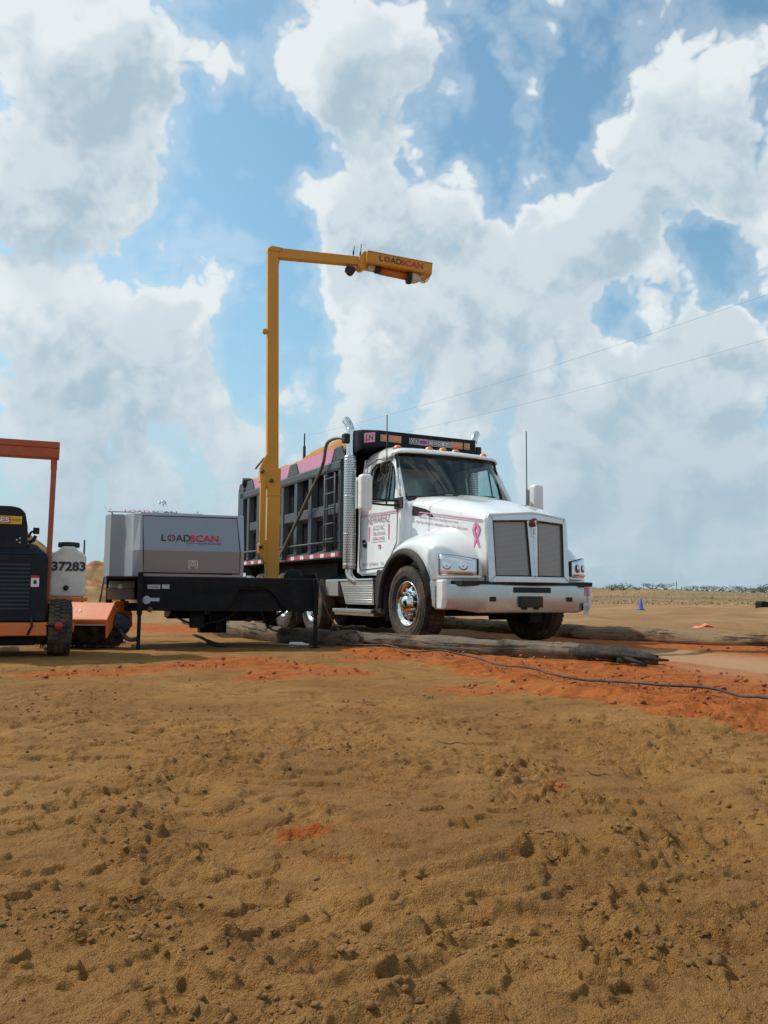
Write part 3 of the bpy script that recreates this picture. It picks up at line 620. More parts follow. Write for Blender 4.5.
# fenders
for s in(-1,1):
    th=[-78,-60,-38,-15,10,35,58,78,92,100]
    A_=[(.73*math.sin(R(a)),1.195,.53+.73*math.cos(R(a))) for a in th]
    A_[-1]=(.80,1.19,.50)
    A_=[(x if x<.73 else .74+ (x-.73),y,z) for x,y,z in A_]
    B_=[(-.76,1.20,.72),(-.69,1.205,.93),(-.50,1.21,1.13),(-.20,1.215,1.30),(.15,1.215,1.345),(.48,1.215,1.27),(.72,1.21,1.10),(.82,1.20,.90),(.84,1.20,.70),(.85,1.19,.48)]
    C_=[(-.77,1.13,.74),(-.71,1.13,1.0),(-.50,1.13,1.22),(-.18,1.14,1.385),(.18,1.15,1.435),(.52,1.16,1.39),(.78,1.17,1.23),(.90,1.17,1.0),(.93,1.16,.72),(.94,1.15,.48)]
    D_=[(-.77,.98,.80),(-.71,.98,1.1),(-.48,.98,1.30),(-.14,.97,1.455),(.22,.96,1.51),(.58,.96,1.47),(.84,.96,1.30),(1.0,.95,1.02),(1.02,.95,.74),(1.02,.95,.60)]
    E_=[(-.77,.86,.85),(-.71,.86,1.15),(-.46,.86,1.36),(-.10,.85,1.51),(.26,.80,1.57),(.62,.76,1.53),(.92,.70,1.33),(1.11,.66,1.04),(1.12,.66,.78),(1.12,.66,.60)]
    F_=[(x,y-.06 if i>3 else .84,z+.03) for i,(x,y,z) in enumerate(E_)]
    ln=[cr([(x,s*y,z) for x,y,z in L],5) for L in(A_,B_,C_,D_,E_,F_)]
    rows=[[tuple(l[i]) for l in ln] for i in range(len(ln[0]))]
    MB().grid(rows).build('fender',WH,t,solid=.02,subs=1)
    # rubber flare lip
    b=MB(); pf=[(.66,1.17),(.66,1.235),(.70,1.245),(.755,1.225),(.76,1.19)]
    rows=[]
    for k in range(29):
        a=R(-96+ (96+82)*k/28); w_=1+ .0*k
        rows.append([((r if a>-.5 else r+.0)*math.sin(a)*1.02,s*y,.53+r*math.cos(a)) for r,y in pf])
    b.grid(rows); b.build('fender_flare',BK,t,solid=.012)
    # inner liner going down behind the wheel
    b=MB(); rows=[]
    for k in range(25):
        a=R(-112+205*k/24); rows.append([(.665*math.sin(a),s*y,.53+.665*math.cos(a)) for y in(1.16,.62)])
    b.grid(rows,True); b.build('wheel_arch_liner',DK,t,solid=.01)
    b=MB().prism([(-.70,.36),(-.62,.36),(-.60,.98),(-.90,1.02),(-.96,.7),(-.92,.40)],'y',s*.8,s*1.17); b.build('fender_rear_panel',BK,t,bevel=.02)
    # reflector and badge
    MB().box((.80,s*1.205,.83),(.875,s*1.222,.86)).build('side_reflector',AMB,t,bevel=.004)
    # head lamp: housing, lens, bulbs
    o1=Vector((.875,s*1.185,0)); m1=Vector((1.0,s*1.02,0)); i1=Vector((1.155,s*.70,0))
    def hp(k,z,d=0):
        p=(o1*(1-k)**2+2*k*(1-k)*(m1+Vector((.02,s*.02,0)))+i1*k*k); n=Vector((.75,s*.66,0)); return tuple(p+n*d+Vector((0,0,z)))
    zb=lambda k:.895-.0*k; zt=lambda k:1.175-.065*k**1.5
    MB().grid([[hp(.03+.92*k/8,zb(k/8)-.006+(zt(k/8)+.012-zb(k/8))*j/4,.012) for j in range(5)] for k in range(9)]).build('headlight_housing',DK,t,solid=.03)
    hl=MB().grid([[hp(.06+.86*k/8,zb(k/8)+(zt(k/8)-zb(k/8))*j/4,.03) for j in range(5)] for k in range(9)]).build('headlight',LENS,t,solid=.012)
    for k,rd in((.28,.055),(.66,.062)):
        c0=Vector(hp(k,1.03,.045)); MB().lathe([(rd,-.01),(rd*.95,.004),(rd*.6,-.004),(.001,.006)],axm(c0,(.75,s*.66,.05)),20).build('lamp_reflector',CH,hl)
    b=MB(); c0=[Vector(hp(k,.935,.044)) for k in(.15,.85)]; b.tube(c0,.013,8); b.build('turn_signal',AMB,hl)
    b=MB().grid([[hp(k/8,.868+.022*j,.0+(.035 if j<2 else .01)) for j in range(3)] for k in range(9)]); b.build('headlight_sill',WH,t,solid=.03)
    # white corner piece that runs down to the bumper
    b=MB(); b.prism([(.70,.82),(.74,.62),(.83,.47),(1.02,.47),(1.05,.62),(1.05,.85),(.74,.85)],'y',s*1.13,s*1.215); b.build('bumper_corner',WH,t,bevel=.025,seg=3)
# grille: satin surround, centre bar, two inset mesh panels, emblem
def gx_(y): return 1.255+.10*(1-abs(y)/.6)
b=MB()
zt_,zb_=1.70,.86
def gp(y,z,d=0): return (gx_(y)-(z-.86)*.05+d,y,z)
def gbar(P,th=.07):
    n=len(P); b.add([gp(y,z) for y,z in P]+[gp(y,z,-th) for y,z in P],[tuple(range(n)),tuple(range(n,2*n))[::-1]]+[(i,(i+1)%n,n+(i+1)%n,n+i) for i in range(n)])
for s in(-1,1):
    gbar([(s*.648,.82),(s*.648,1.64),(s*.622,1.70),(s*.57,1.63),(s*.55,.90)])
    gbar([(0,.82),(s*.648,.82),(s*.55,.90),(s*.05,.90),(0,.90)])
    gbar([(0,1.74),(0,1.63),(s*.085,1.63),(s*.57,1.61),(s*.57,1.63),(s*.622,1.70)])
    gbar([(0,.90),(s*.05,.90),(s*.085,1.63),(0,1.63)])
b.build('grille',GRS,t,bevel=.012,seg=3)
for s in(-1,1):
    b=MB(); b.add([gp(s*y,z,-.03) for y,z in((.04,.89),(.565,.89),(.585,1.64),(.075,1.64))],[(0,1,2,3)])
    b.build('grille_mesh',MESH,t)
    b=MB(); b.tube([gp(s*y,z,-.012) for y,z in((.055,.905),(.545,.905),(.562,1.60),(.09,1.62),(.055,.905))],.011,6); b.build('grille_seal',BK,t)
b=MB(); b.lathe([(.068,-.02),(.068,.02),(.055,.03),(.001,.034)],axm(gp(0,1.60,.0),(1,0,.05))@Matrix.Diagonal((1,.75,1,1)),20); em=b.build('emblem',EMB,t)
b=MB(); A=axm(gp(0,1.60,.0),(1,0,.05))@Matrix.Diagonal((1,.75,1,1)); b.box((1.315,-.035,1.42),(1.345,.035,1.54)); b.build('emblem_rim',CH,em)
b=MB(); b.box((1.352,-.012,1.435),(1.358,.012,1.53)); b.box((1.37,-.006,1.565),(1.378,.006,1.63)); b.box((1.37,-.022,1.60),(1.378,.022,1.61)); b.build('emblem_mark',TXW,em)
# hood nose cap between grille and hood
b=MB(); b.grid([[(ST[-1][0]+.05*(1-(y/.6)**2)-.01,y,1.735-.05*(y/.6)**2),(gx_(y)-.045,y,1.74-.055*(abs(y)/.6)**1.5),(gx_(y)-.038,y,1.715-.05*(abs(y)/.6)**1.5)] for y in np.linspace(-.62,.62,15)]); b.build('hood_nose',GRS,t,solid=.01)
# dark filler between grille and bumper
MB().box((.95,-1.05,.78),(1.24,1.05,.835)).build('bumper_gap',DK,t)
# bumper
BP=[(1.03,-1.15),(1.10,-1.05),(1.24,-.80),(1.275,-.70),(1.285,0),(1.275,.70),(1.24,.80),(1.10,1.05),(.98,1.22),(.80,1.235)]
BP=[(.86,-1.22),(1.0,-1.20)]+BP[1:]
b=MB(); rows=[]
for x,y in BP:
    n=Vector((.3+x-.8,y*.55)).normalized()
    zb0=.43 if abs(y)<.9 else .47
    rows.append([(x-.05*n.x,y-.05*n.y,.79),(x-.004*n.x,y-.004*n.y,.787),(x,y,.765),(x,y,.62),(x,y,zb0+.02),(x-.01*n.x,y-.01*n.y,zb0),(x-.05*n.x,y-.05*n.y,zb0)])
b.grid(rows,True); b.build('bumper',BM,t,solid=.012)
b=MB().box((1.280,-.30,.69),(1.296,.30,.76)); b.build('bumper_air_slot',DK,t,bevel=.02)
b=MB().box((1.280,-.22,.50),(1.335,.14,.645)); b.box((1.28,-.17,.47),(1.315,-.10,.52)); b.box((1.28,.02,.47),(1.315,.09,.52)); b.build('tow_bracket',BK,t,bevel=.012)
b=MB().box((1.276,-.66,.575),(1.288,-.57,.635)); b.build('tow_opening',DK,t); b=MB().box((1.276,.57,.575),(1.288,.66,.635)); b.build('tow_opening',DK,t)
for y in(-.72,-.6,-.4,.4,.6,.72): MB().lathe([(.01,0),(.008,.006),(.001,.008)],axm((1.283,y,.475),(1,0,0)),8).build('bumper_bolt',AL,t)
text('HOPE','bumper_sticker',PKR,t,frame((1.10,1.055,.715),(-.42,.9,0),(0,0,1)),w=.26,h=.12,bold=.03)
b=MB(); b.box((0,-.16,0),(.008,.16,.16)); b.build('licence_plate',mat('licence_plate_paint',(.5,.5,.49),.4,var=.1),t,M=Matrix.Translation((1.12,1.03,.40))@Matrix.Rotation(R(38),4,'Z'))
text('TX 4 KT7','plate_lettering',TXD,t,frame((1.133,1.037,.48),(-.615,.788,0),(0,0,1)),w=.25,h=.07)
b=MB().box((1.05,.10,.30),(1.10,.30,.42)); b.build('hitch_box',FR,t,bevel=.01)
# mirrors
for s in(-1,1):
    X0=-.78 if s<0 else -.46
    b=MB(); b.box((X0-.085,s*1.33,1.86),(X0+.085,s*1.52,2.40)); b.build('mirror',WHM,t,bevel=.055,seg=4)
    gl=MB().box((X0-.108,s*1.33,1.90),(X0-.101,s*1.53,2.36)).build('mirror_glass',CH,t)
    b=MB()
    for z in(1.95,2.02): b.tube([(X0,s*1.36,z+.03),(-.62,s*1.18,z),(-.52,s*.98,z-.01)],.016,7)
    b.box((-.66,s*.99,1.90),(-.42,s*1.01,2.06)); 
    if s<0: b.tube([(X0,s*1.40,2.28),(X0+.04,s*1.2,2.30),(-.90,s*.95,2.62)],.012,7)
    b.build('mirror_arm',BK,t)
    if s>0: X0=X0
    b=MB(); b.lathe([(.11,0),(.10,.03),(.06,.06),(.001,.07)],axm((-.83,s*1.08,2.53),(.4,s*.5,-.6))@Matrix.Diagonal((.65,1,1,1)),16); b.build('spot_mirror',BK,t) if s<0 else None
    b=MB(); b.tube([(-.38,s*(1.28 if s<0 else 1.18),1.95),(-.38,s*(1.28 if s<0 else 1.18),3.22)],.008,6); b.tube([(-.38,s*(1.28 if s<0 else 1.18),1.93),(-.38,s*(1.28 if s<0 else 1.18),2.3)],.012,6); b.build('antenna',BK,t)
# exhaust stacks
for s in(-1,1):
    y=s*1.16
    X=-1.88
    b=MB(); 
    top=[(0,0,-1.2),(0,0,.18),(-.01,s*.0,.30),(-.04,s*.02,.40),(-.10,s*.04,.47)] if s<0 else [(0,0,-1.2),(0,0,.18),(0,s*.02,.30),(-.02,s*.06,.40),(-.05,s*.12,.47)]
    P=cr(top,5); b.tube([Vector((X,y,2.98))+p for p in P],.066,20,cap=False); st=b.build('exhaust_stack',CH,t)
    b=MB(); e_=Vector((X,y,2.98))+P[-1]; d_=(P[-1]-P[-2]).normalized(); b.lathe([(.001,0),(.06,0)],axm(e_-d_*.02,d_),20); b.build('exhaust_bore',DK,st)
    b=MB(); b.lathe([(.068,-.9),(.096,-.9),(.098,-.88),(.098,.88),(.096,.9),(.068,.9)],Matrix(),28); q=b.build('heat_shield',PERF,st); q.location=(X,y,1.95)
    for z in(1.12,1.6,2.2,2.78): MB().lathe([(.099,-.012),(.103,-.01),(.103,.01),(.099,.012)],Matrix.Translation((X,y,z)),28).build('clamp_band',CH,st)
    b=MB(); b.tube(cr([(X,y,1.06),(X+.01,y,.97),(X+.10,y*.97,.87),(X+.3,y*.85,.80),(X+.5,y*.6,.78)],5),.058,16); b.build('exhaust_elbow',AL,st)
    # steps / battery box
    b=MB(); b.prism([(-2.28,.86),(-1.10,.86),(-1.06,.50),(-2.05,.50)],'y',s*.62,s*1.13)
    for k in range(8): z=.54+.035*k; b.tube([(-2.02-.02*k,s*1.135,z),(-1.10,s*1.135,z)],.008,6)
    b.build('step_box',AL,t,bevel=.006)
    b=MB(); b.box((-2.42,s*.70,.375),(-1.02,s*1.20,.43)); b.box((-2.42,s*.68,.33),(-1.02,s*1.16,.375)); b.build('step_plate',AL,t,bevel=.008)
    b=MB(); b.box((-2.36,s*.65,.865),(-1.08,s*1.15,.895)); b.build('upper_step',CH,t,bevel=.006)
    b=MB(); b.box((-2.95,s*.8,.62),(-2.45,s*1.1,.90)); b.build('tool_box',AL,t,bevel=.015)
    b=MB(); b.lathe([(.001,-.42),(.26,-.42),(.29,-.39),(.29,.39),(.26,.42),(.001,.42)],axm((-3.0 if s>0 else -2.75,s*.72,.74),(1,0,0)),28); b.build('fuel_tank',FR,t)
# mud flaps
for s in(-1,1):
    for X in(-6.85,-5.42,-3.95):
        MB().box((X,s*.62,.16),(X+.012,s*1.22,1.0)).build('mud_flap',BK,t)
for s in(-1,1): MB().box((-7.25,s*.86,.78),(-2.9,s*.90,1.2)).build('underbody_dark_panel',FR,t)  # dark panels added to black out the open gap under the body
MB().box((-7.42,-1.05,.62),(-7.0,1.05,1.2)).build('rear_gap_block',FR,t)  # dark box added to block the bright gap under the body's rear
TAPE=mat('red_white_tape',(.42,.06,.09),.45,dust=.25); t_=NT(TAPE.node_tree); q_=TAPE.node_tree.nodes['Principled BSDF']
xx=t_.n('ShaderNodeSeparateXYZ',inp={0:t_.n('ShaderNodeTexCoord').outputs['Object']}).outputs[0]
fr_=t_.m('GREATER_THAN',t_.m('FRACT',t_.m('MULTIPLY',t_.m('ADD',xx,20.),2.2)),.66); src=q_.inputs['Base Color'].links[0].from_socket
t_.t.links.new(t_.mix(fr_,src,(.74,.70,.68)),q_.inputs['Base Color'])
# ---- dump body
Xf,Xr=-2.10,-7.35
b=MB()
for s in(-1,1): b.box((Xf,s*1.08,1.24),(Xr,s*1.11,2.80))
b.box((Xf,-1.1,1.20),(Xr,1.1,1.26)); b.box((Xf-.04,-1.1,1.24),(Xf,1.1,2.95))
b.box((Xr,-1.1,1.24),(Xr+.04,1.1,2.80))
body=b.build('dump_body',BODYD,t)
for s in(-1,1):
    b=MB(); b.prism([(1.09,2.69),(1.22,2.66),(1.235,2.70),(1.235,2.80),(1.20,2.835),(1.09,2.835)] if s>0 else [(-1.09,2.69),(-1.22,2.66),(-1.235,2.70),(-1.235,2.80),(-1.20,2.835),(-1.09,2.835)],'x',Xf,Xr); b.build('top_rail',BODY,body,bevel=.006)
    for X in(-2.17,-2.75,-3.42,-4.10,-4.80,-5.5,-6.22,-6.85):
        w_=.10 if X<-2.3 else .07
        b=MB(); b.hexa([(X-w_,s*1.10,1.30),(X+w_,s*1.10,1.30),(X+w_*.7,s*1.215,1.36),(X-w_*.7,s*1.215,1.36),(X-w_,s*1.10,2.70),(X+w_,s*1.10,2.70),(X+w_*.7,s*1.215,2.68),(X-w_*.7,s*1.215,2.68)]); b.build('side_rib',BODY,body,bevel=.008)
    b=MB(); b.hexa([(Xf-.05,s*1.10,1.90),(Xr+.4,s*1.10,1.90),(Xr+.4,s*1.195,1.97),(Xf-.05,s*1.195,1.97),(Xf-.05,s*1.10,2.16),(Xr+.4,s*1.10,2.16),(Xr+.4,s*1.195,2.13),(Xf-.05,s*1.195,2.13)]); b.build('middle_rail',BODY,body,bevel=.008)
    b=MB(); b.prism([(s*1.09,1.24),(s*1.225,1.24),(s*1.225,1.335),(s*1.09,1.39)],'x',Xf,Xr); b.build('bottom_rail',BODY,body,bevel=.006)
    MB().box((Xf-.03,s*1.228,1.262),(Xf-5.18,s*1.233,1.322)).build('reflective_tape',TAPE,body)
    b=MB().tube([(Xf-.1,s*1.26,1.50),(Xr+.2,s*1.26,1.52)],.018,8)
    for X in(-2.3,-4.1,-5.5,-7.0): b.tube([(X,s*1.20,1.50),(X,s*1.26,1.51)],.012,6)
    b.build('tarp_rail',BODY,body)
    # pink side boards with dark pocket supports
    b=MB(); b.hexa([(Xf-.05,s*1.16,2.83),(-6.75,s*1.16,2.83),(-6.75,s*1.20,2.83),(Xf-.05,s*1.20,2.83),(Xf-.05,s*1.16,3.06),(-6.75,s*1.16,3.02),(-6.75,s*1.20,3.02),(Xf-.05,s*1.20,3.06)]); b.build('side_board',PK,body,bevel=.004)
    for X in(-2.22,-4.25,-6.75):
        b=MB(); b.prism([(X-.28,2.82),(X+.28,2.82),(X+.14,3.03),(X-.14,3.03)],'y',s*1.195,s*1.225); b.build('board_bracket',BODY,body,bevel=.005)
    b=MB(); b.box((Xr-.14,s*1.02,1.10),(Xr+.22,s*1.235,2.86)); b.hexa([(Xr-.14,s*1.02,2.86),(Xr+.22,s*1.02,2.86),(Xr+.22,s*1.235,2.86),(Xr-.14,s*1.235,2.86),(Xr-.06,s*1.05,3.02),(Xr+.05,s*1.05,3.02),(Xr+.05,s*1.235,3.02),(Xr-.06,s*1.235,3.02)]); b.build('rear_post',BODY,body,bevel=.01)
    # tarp arm
    b=MB(); P=cr([(-4.60,s*1.30,1.36),(-3.45,s*1.31,2.18),(-2.68,s*1.31,2.76),(-2.52,s*1.31,3.08),(-2.40,s*1.29,3.17),(-2.12,s*1.27,3.17),(-1.90,s*1.25,3.12)],6); b.tube(P,[.028]*(len(P)-8)+[.024]*8,10); ta=b.build('tarp_arm',GRY,body)
    MB().box((-4.72,s*1.24,1.28),(-4.50,s*1.31,1.46)).build('arm_pivot',BODY,ta,bevel=.01)
    MB().box((-1.93,s*1.20,3.05),(-1.80,s*1.30,3.20)).build('arm_head',BK,ta,bevel=.02)
# ladder on the near side
b=MB()
for X in(-2.22,-2.62): b.tube([(X,-1.27,1.42),(X,-1.27,2.62)],.017,8)
for z in(1.55,1.8,2.05,2.3,2.55): b.tube([(-2.22,-1.27,z),(-2.62,-1.27,z)],.014,8)
for z in(1.5,2.58):
    for X in(-2.22,-2.62): b.tube([(X,-1.2,z),(X,-1.27,z)],.014,6)
b.build('ladder',BODY,body)
# tailgate and rolled tarp
b=MB(); b.box((Xr-.12,-1.02,1.2),(Xr-.02,1.02,2.75)); b.build('tailgate',BODY,body,bevel=.02)
b=MB(); P=[(Xr+.10+.03*math.sin(k*2.1),-1.22+k*2.44/14,3.04+.035*math.sin(k*1.7+1)) for k in range(15)]; b.tube(P,[.075+.02*math.sin(k*2.3) for k in range(15)],10); b.build('rolled_tarp',BK,body)
# cab shield
PL=[(-2.10,-1.04),(-1.74,-1.02),(-1.50,-.86),(-1.50,.97),(-1.74,1.06),(-2.10,1.04)]
b=MB(); n=len(PL); zt=[3.31,3.27,3.235,3.235,3.27,3.31]; zb=[2.90,2.97,2.98,2.98,2.97,2.90]
b.add([(x,y,z) for (x,y),z in zip(PL,zb)]+[(x,y,z) for (x,y),z in zip(PL,zt)],[tuple(range(n))[::-1],tuple(range(n,2*n))]+[(i,(i+1)%n,n+(i+1)%n,n+i) for i in range(n)])
cs=b.build('cab_shield',NAVY,body,bevel=.01)
XF=-1.50
def sh(y,z,d=.004): return (XF+d,y,z)
for y0,w_,m_ in((-.76,.085,AMB),(-.56,.20,AMB),(.60,.20,AMB),(.80,.085,AMB)):
    b=MB(); b.box((XF,y0-w_/2-.014,3.062),(XF+.008,y0+w_/2+.014,3.172)); l=b.build('lamp_frame',mat('lamp_frame_grey',(.4,.38,.33),.4),cs,bevel=.003)
    MB().box((XF+.006,y0-w_/2,3.077),(XF+.022,y0+w_/2,3.157)).build('amber_lamp',AMB,l,bevel=.008)
def boxed(ch,y,w_):
    b=MB(); 
    for a0,b0 in (((XF,y-w_/2,3.065),(XF+.005,y+w_/2,3.07)),((XF,y-w_/2,3.155),(XF+.005,y+w_/2,3.16)),((XF,y-w_/2,3.07),(XF+.005,y-w_/2+.005,3.155)),((XF,y+w_/2-.005,3.07),(XF+.005,y+w_/2,3.155))): b.box(a0,b0)
    b.build('letter_outline',TXW,cs); text(ch,'shield_lettering',TXW,cs,frame(sh(y,3.1125),(0,1,0),(0,0,1)),w=w_*.6,h=.062,bold=.03)
for k,ch in enumerate('OX'): boxed(ch,-.255+.085*k,.075)
MB().box((XF,-.12,3.06),(XF+.006,.05,3.165)).build('pink_plate',PK,cs,bevel=.002)
text('ESS','shield_lettering',TXD,cs,frame(sh(-.035,3.1125,.008),(0,1,0),(0,0,1)),w=.12,h=.05,bold=.03)
for k,ch in enumerate('BODIES'): boxed(ch,.10+.078*k,.07)
# pink side plate on the chamfer
dv=Vector((.34,.12,0)).normalized()
Mx=frame((-1.93,-1.146,3.12),(.34,.12,0),(0,0,1)); dv=Vector((.26,.22,0)).normalized(); Mx=frame((-1.62,-.945,3.12),(.24,.16,0),(0,0,1))
b=MB(); b.add([Mx@Vector(p) for p in((-.10,-.07,.003),(.10,-.07,.003),(.10,.085,.003),(-.10,.085,.003))],[(0,1,2,3)]); b.build('pink_plate',PK,cs,solid=.003)
text('LN','shield_lettering',TXD,cs,Mx@Matrix.Translation((0,0.008,.004)),w=.13,h=.09,bold=.02)
# dirt carried in the body (rests in it: own thing)
b=MB(); rows=[]
for i in range(70):
    x=-2.16-5.1*i/69; row=[]
    for j in range(30):
        y=-1.15+2.3*j/29; e=1-abs(y/1.15)**2.2
        z=2.90+.42*max(0,e)**.32*(.75+.25*math.exp(-((x+3.1)/1.2)**2))+(.20*math.exp(-((x+2.75)/.5)**2)+.14*math.exp(-((x+4.0)/.6)**2)+.06*math.exp(-((x+5.6)/.8)**2))*max(0,e)**.5+.05*mnoise.noise((x*2.5,y*2.5,0))+.03*mnoise.noise((x*8,y*8,1))
        row.append((x,y,min(z,3.40)))
    rows.append(row)
dl=b.grid(rows).build('dirt_load',RSOIL,None,solid=.15)
dl.matrix_world=Matrix.Translation((1.347,12.109,0.033))@Matrix.Rotation(R(-62.744),4,'Z'); tag(dl,'orange brown dirt heaped inside the open dump body','dirt load')
# ------------------------------------------------------------------ scanner trailer (u along the near side, v away)
TL=empty('scanner_trailer',(-2.95,10.23,0),R(17),'black metal trailer on thin legs carrying a grey folding equipment cabinet','trailer')
t=TL
b=MB(); b.prism([(-.02,.875),(-.02,.47),(1.02,.46),(1.10,.55),(1.16,.73),(1.56,.735),(1.66,.66),(1.76,.50),(1.82,.46),(2.22,.47),(2.22,.875)],'y',.02,.07); b.build('side_beam',FR,t,bevel=.008)
b=MB(); b.prism([(-.40,.875),(-.40,.60),(1.02,.56),(1.16,.73),(1.56,.735),(1.76,.60),(2.22,.60),(2.22,.875)],'y',1.62,1.67); b.box((-.40,.03,.855),(2.24,1.68,.885)); 
b.box((-.4,.40,.47),(-.34,1.6,.87)); b.box((2.16,.08,.60),(2.22,1.6,.87)); b.box((-.38,.42,.47),(1.0,1.6,.52)); b.box((-.42,.35,.46),(-.02,.41,.56)); b.box((.3,.07,.52),(.9,.6,.85)); b.box((.35,.5,.36),(.80,1.2,.80)); b.build('chassis',FR,t,bevel=.008)
MB().box((1.0,.075,.465),(1.9,.10,.86)).build('arch_dark_fill',FR,t)  # panel added so the view through the arch stays dark
b=MB(); b.tube(cr([(1.02,.015,.47),(1.12,.015,.60),(1.20,.015,.76),(1.36,.015,.775),(1.52,.015,.765),(1.64,.015,.68),(1.78,.015,.50)],4),.012,8); b.build('arch_trim',FR,t)
for (u,v,zt,zb) in((0,-.02,.93,-.0),(2.17,-.02,.875,0),(1.84,1.70,.88,0),(-.2,1.70,.88,0)):
    b=MB(); b.box((u-.032,v-.032,.42),(u+.032,v+.032,zt)); b.box((u-.022,v-.022,.0),(u+.022,v+.022,.43)); b.box((u-.06,v-.06,-.005),(u+.06,v+.06,.012)); 
    b.lathe([(.014,0),(.012,.02),(.001,.022)],axm((u,v-.03,.47),(0,-1,0)),8); b.build('support_leg',FR,t,bevel=.004)
# axle and wheel
b=MB(); b.tube([(1.35,.15,.36),(1.35,1.55,.36)],.035); b.build('axle',FR,t)
b=MB(); b.box((.9,.45,.33),(1.75,1.5,.84)); b.box((.8,.9,.16),(1.15,1.3,.4)); b.box((.98,.46,.20),(1.06,.54,.6)); b.tube([(1.0,.3,.55),(1.3,.3,.40),(1.45,.3,.5)],.03,8); b.tube([(1.5,.9,.5),(1.62,.5,.30),(1.9,.4,.5)],.02,8); b.build('suspension',FR,t)
b=MB(); b.tube(cr([(.30,.3,.5),(.5,.3,.36),(.7,.35,.30),(1.0,.3,.34),(1.3,.3,.5)],5),.012,8);  b.tube(cr([(1.5,.3,.55),(1.62,.3,.25),(1.9,.3,.22),(2.1,.3,.5)],5),.012,8); b.build('hanging_cables',BK,t)
MB().box((.62,.2,.25),(.80,.4,.50)).build('drop_bracket',FR,t,bevel=.01)
MB().lathe([(.001,0),(.04,0),(.045,.04),(.03,.14),(.001,.15)],axm((.36,.3,.54),(-.2,0,-1)),14).build('drain_bottle',mat('grey_blue_plastic',(.35,.40,.45),.4),t)
# decals and reflector
text('▬','d',TXW,t,frame((.3,.01,.76),(1,0,0),(0,0,1)),w=.1) if False else None
b=MB(); b.box((.085,.014,.735),(.235,.018,.785)); b.box((.255,.014,.738),(.345,.018,.788)); b.build('decal',mat('worn_decal',(.45,.47,.50),.5,var=.2,vscale=30),t)
text('trailer','decal_lettering',TXD,t,frame((.16,.012,.76),(1,0,0),(0,0,1)),w=.13,h=.025)
b=MB(); b.lathe([(.001,0),(.05,0)],axm((.08,.016,.60),(0,-1,0)),20); b.box((.13,.014,.585),(.23,.018,.625)); b.build('decal',mat('worn_decal',(.45,.47,.50),.5),t)
b=MB(); b.lathe([(.034,0),(.03,.01),(.001,.012)],axm((.12,.02,.485),(0,-1,0)),16); b.build('reflector',mat('worn_reflector',(.22,.04,.02),.4),t)
# tool box at the trailer's left
b=MB(); b.box((-.38,.36,.60),(-.06,.60,.74)); b.build('pump_box',mat('dull_grey_box',(.17,.18,.16),.6,var=.25,dust=.3),t,bevel=.012); b=MB(); b.prism([(.36,.745),(.60,.745),(.55,.835),(.40,.835)],'x',-.37,-.06); b.build('pump_box_lid',mat('light_grey_lid',(.42,.43,.41),.5,dust=.2),t,bevel=.01)
MB().box((-.26,.352,.735),(-.21,.358,.79)).build('box_label',TXW,t)
# cabinet: plan polygon with chamfered left end; front skin folded at z 1.21
cz0,cz1,cz2=.885,1.205,1.675
def ring(z,inset): # near side moves in with inset
    return [(-.02,.03+inset),(1.245,.03+inset),(1.245,1.66),(-.42,1.66),(-.445,.62),(-.375,.50),(-.375,.50),(-.215,.44),(-.135,.20+inset*.6),(-.10,.11+inset*.8)]
b=MB(); rg=[ring(cz0,.02),ring(cz1,-.03),ring(cz2,.10)]; zz=[cz0,cz1,cz2]; m=len(rg[0])
v=[(x,y,z) for r_,z in zip(rg,zz) for x,y in r_]; f=[tuple(range(m))[::-1],tuple(range(2*m,3*m))]+[(k*m+i,k*m+(i+1)%m,(k+1)*m+(i+1)%m,(k+1)*m+i) for k in range(2) for i in range(m)]
f=[q for q in f if True]; b.add(v,f); cabi=b.build('equipment_cabinet',CG,t,bevel=.006)
# near door: upper panel and lower panel with seam
def cn(u,z,d=0):
    if z<=cz1: k=(z-cz0)/(cz1-cz0); v_=.03+.02+(-.03-.02)*k
    else: k=(z-cz1)/(cz2-cz1); v_=.03-.03+(.10+.03)*k
    return (u,v_-d,z)
def uL(z): return -.035 if z>cz1 else .0
D=[(-.045,1.60),(1.135,1.60),(1.185,.93),(.005,.93)]
D=[(.0,1.64),(1.16,1.64),(1.195,1.205),(1.20,.93),(.03,.93),(.02,1.205)]
b=MB(); b.tube([cn(u,z,.003) for u,z in D+[D[0]]],.0065,6); b.build('door_seam',DK,cabi)
b=MB(); b.add([cn(.008,1.632,.006),cn(1.152,1.632,.006),cn(1.187,1.205,.008),cn(.028,1.205,.008)],[(0,1,2,3)]); b.add([cn(.028,1.205,.008),cn(1.187,1.205,.008),cn(1.192,.938,.006),cn(.038,.938,.006)],[(0,1,2,3)]); cdoor=b.build('cabinet_door',mat('cabinet_door_aluminium',(.27,.29,.32),.34,metal=.35,var=.04,dust=.06,dscale=1.3),cabi)
slope=Vector((0,.13,.43)).normalized()
Mt=frame(cn(.585,1.365,.010),(1,0,0),slope)
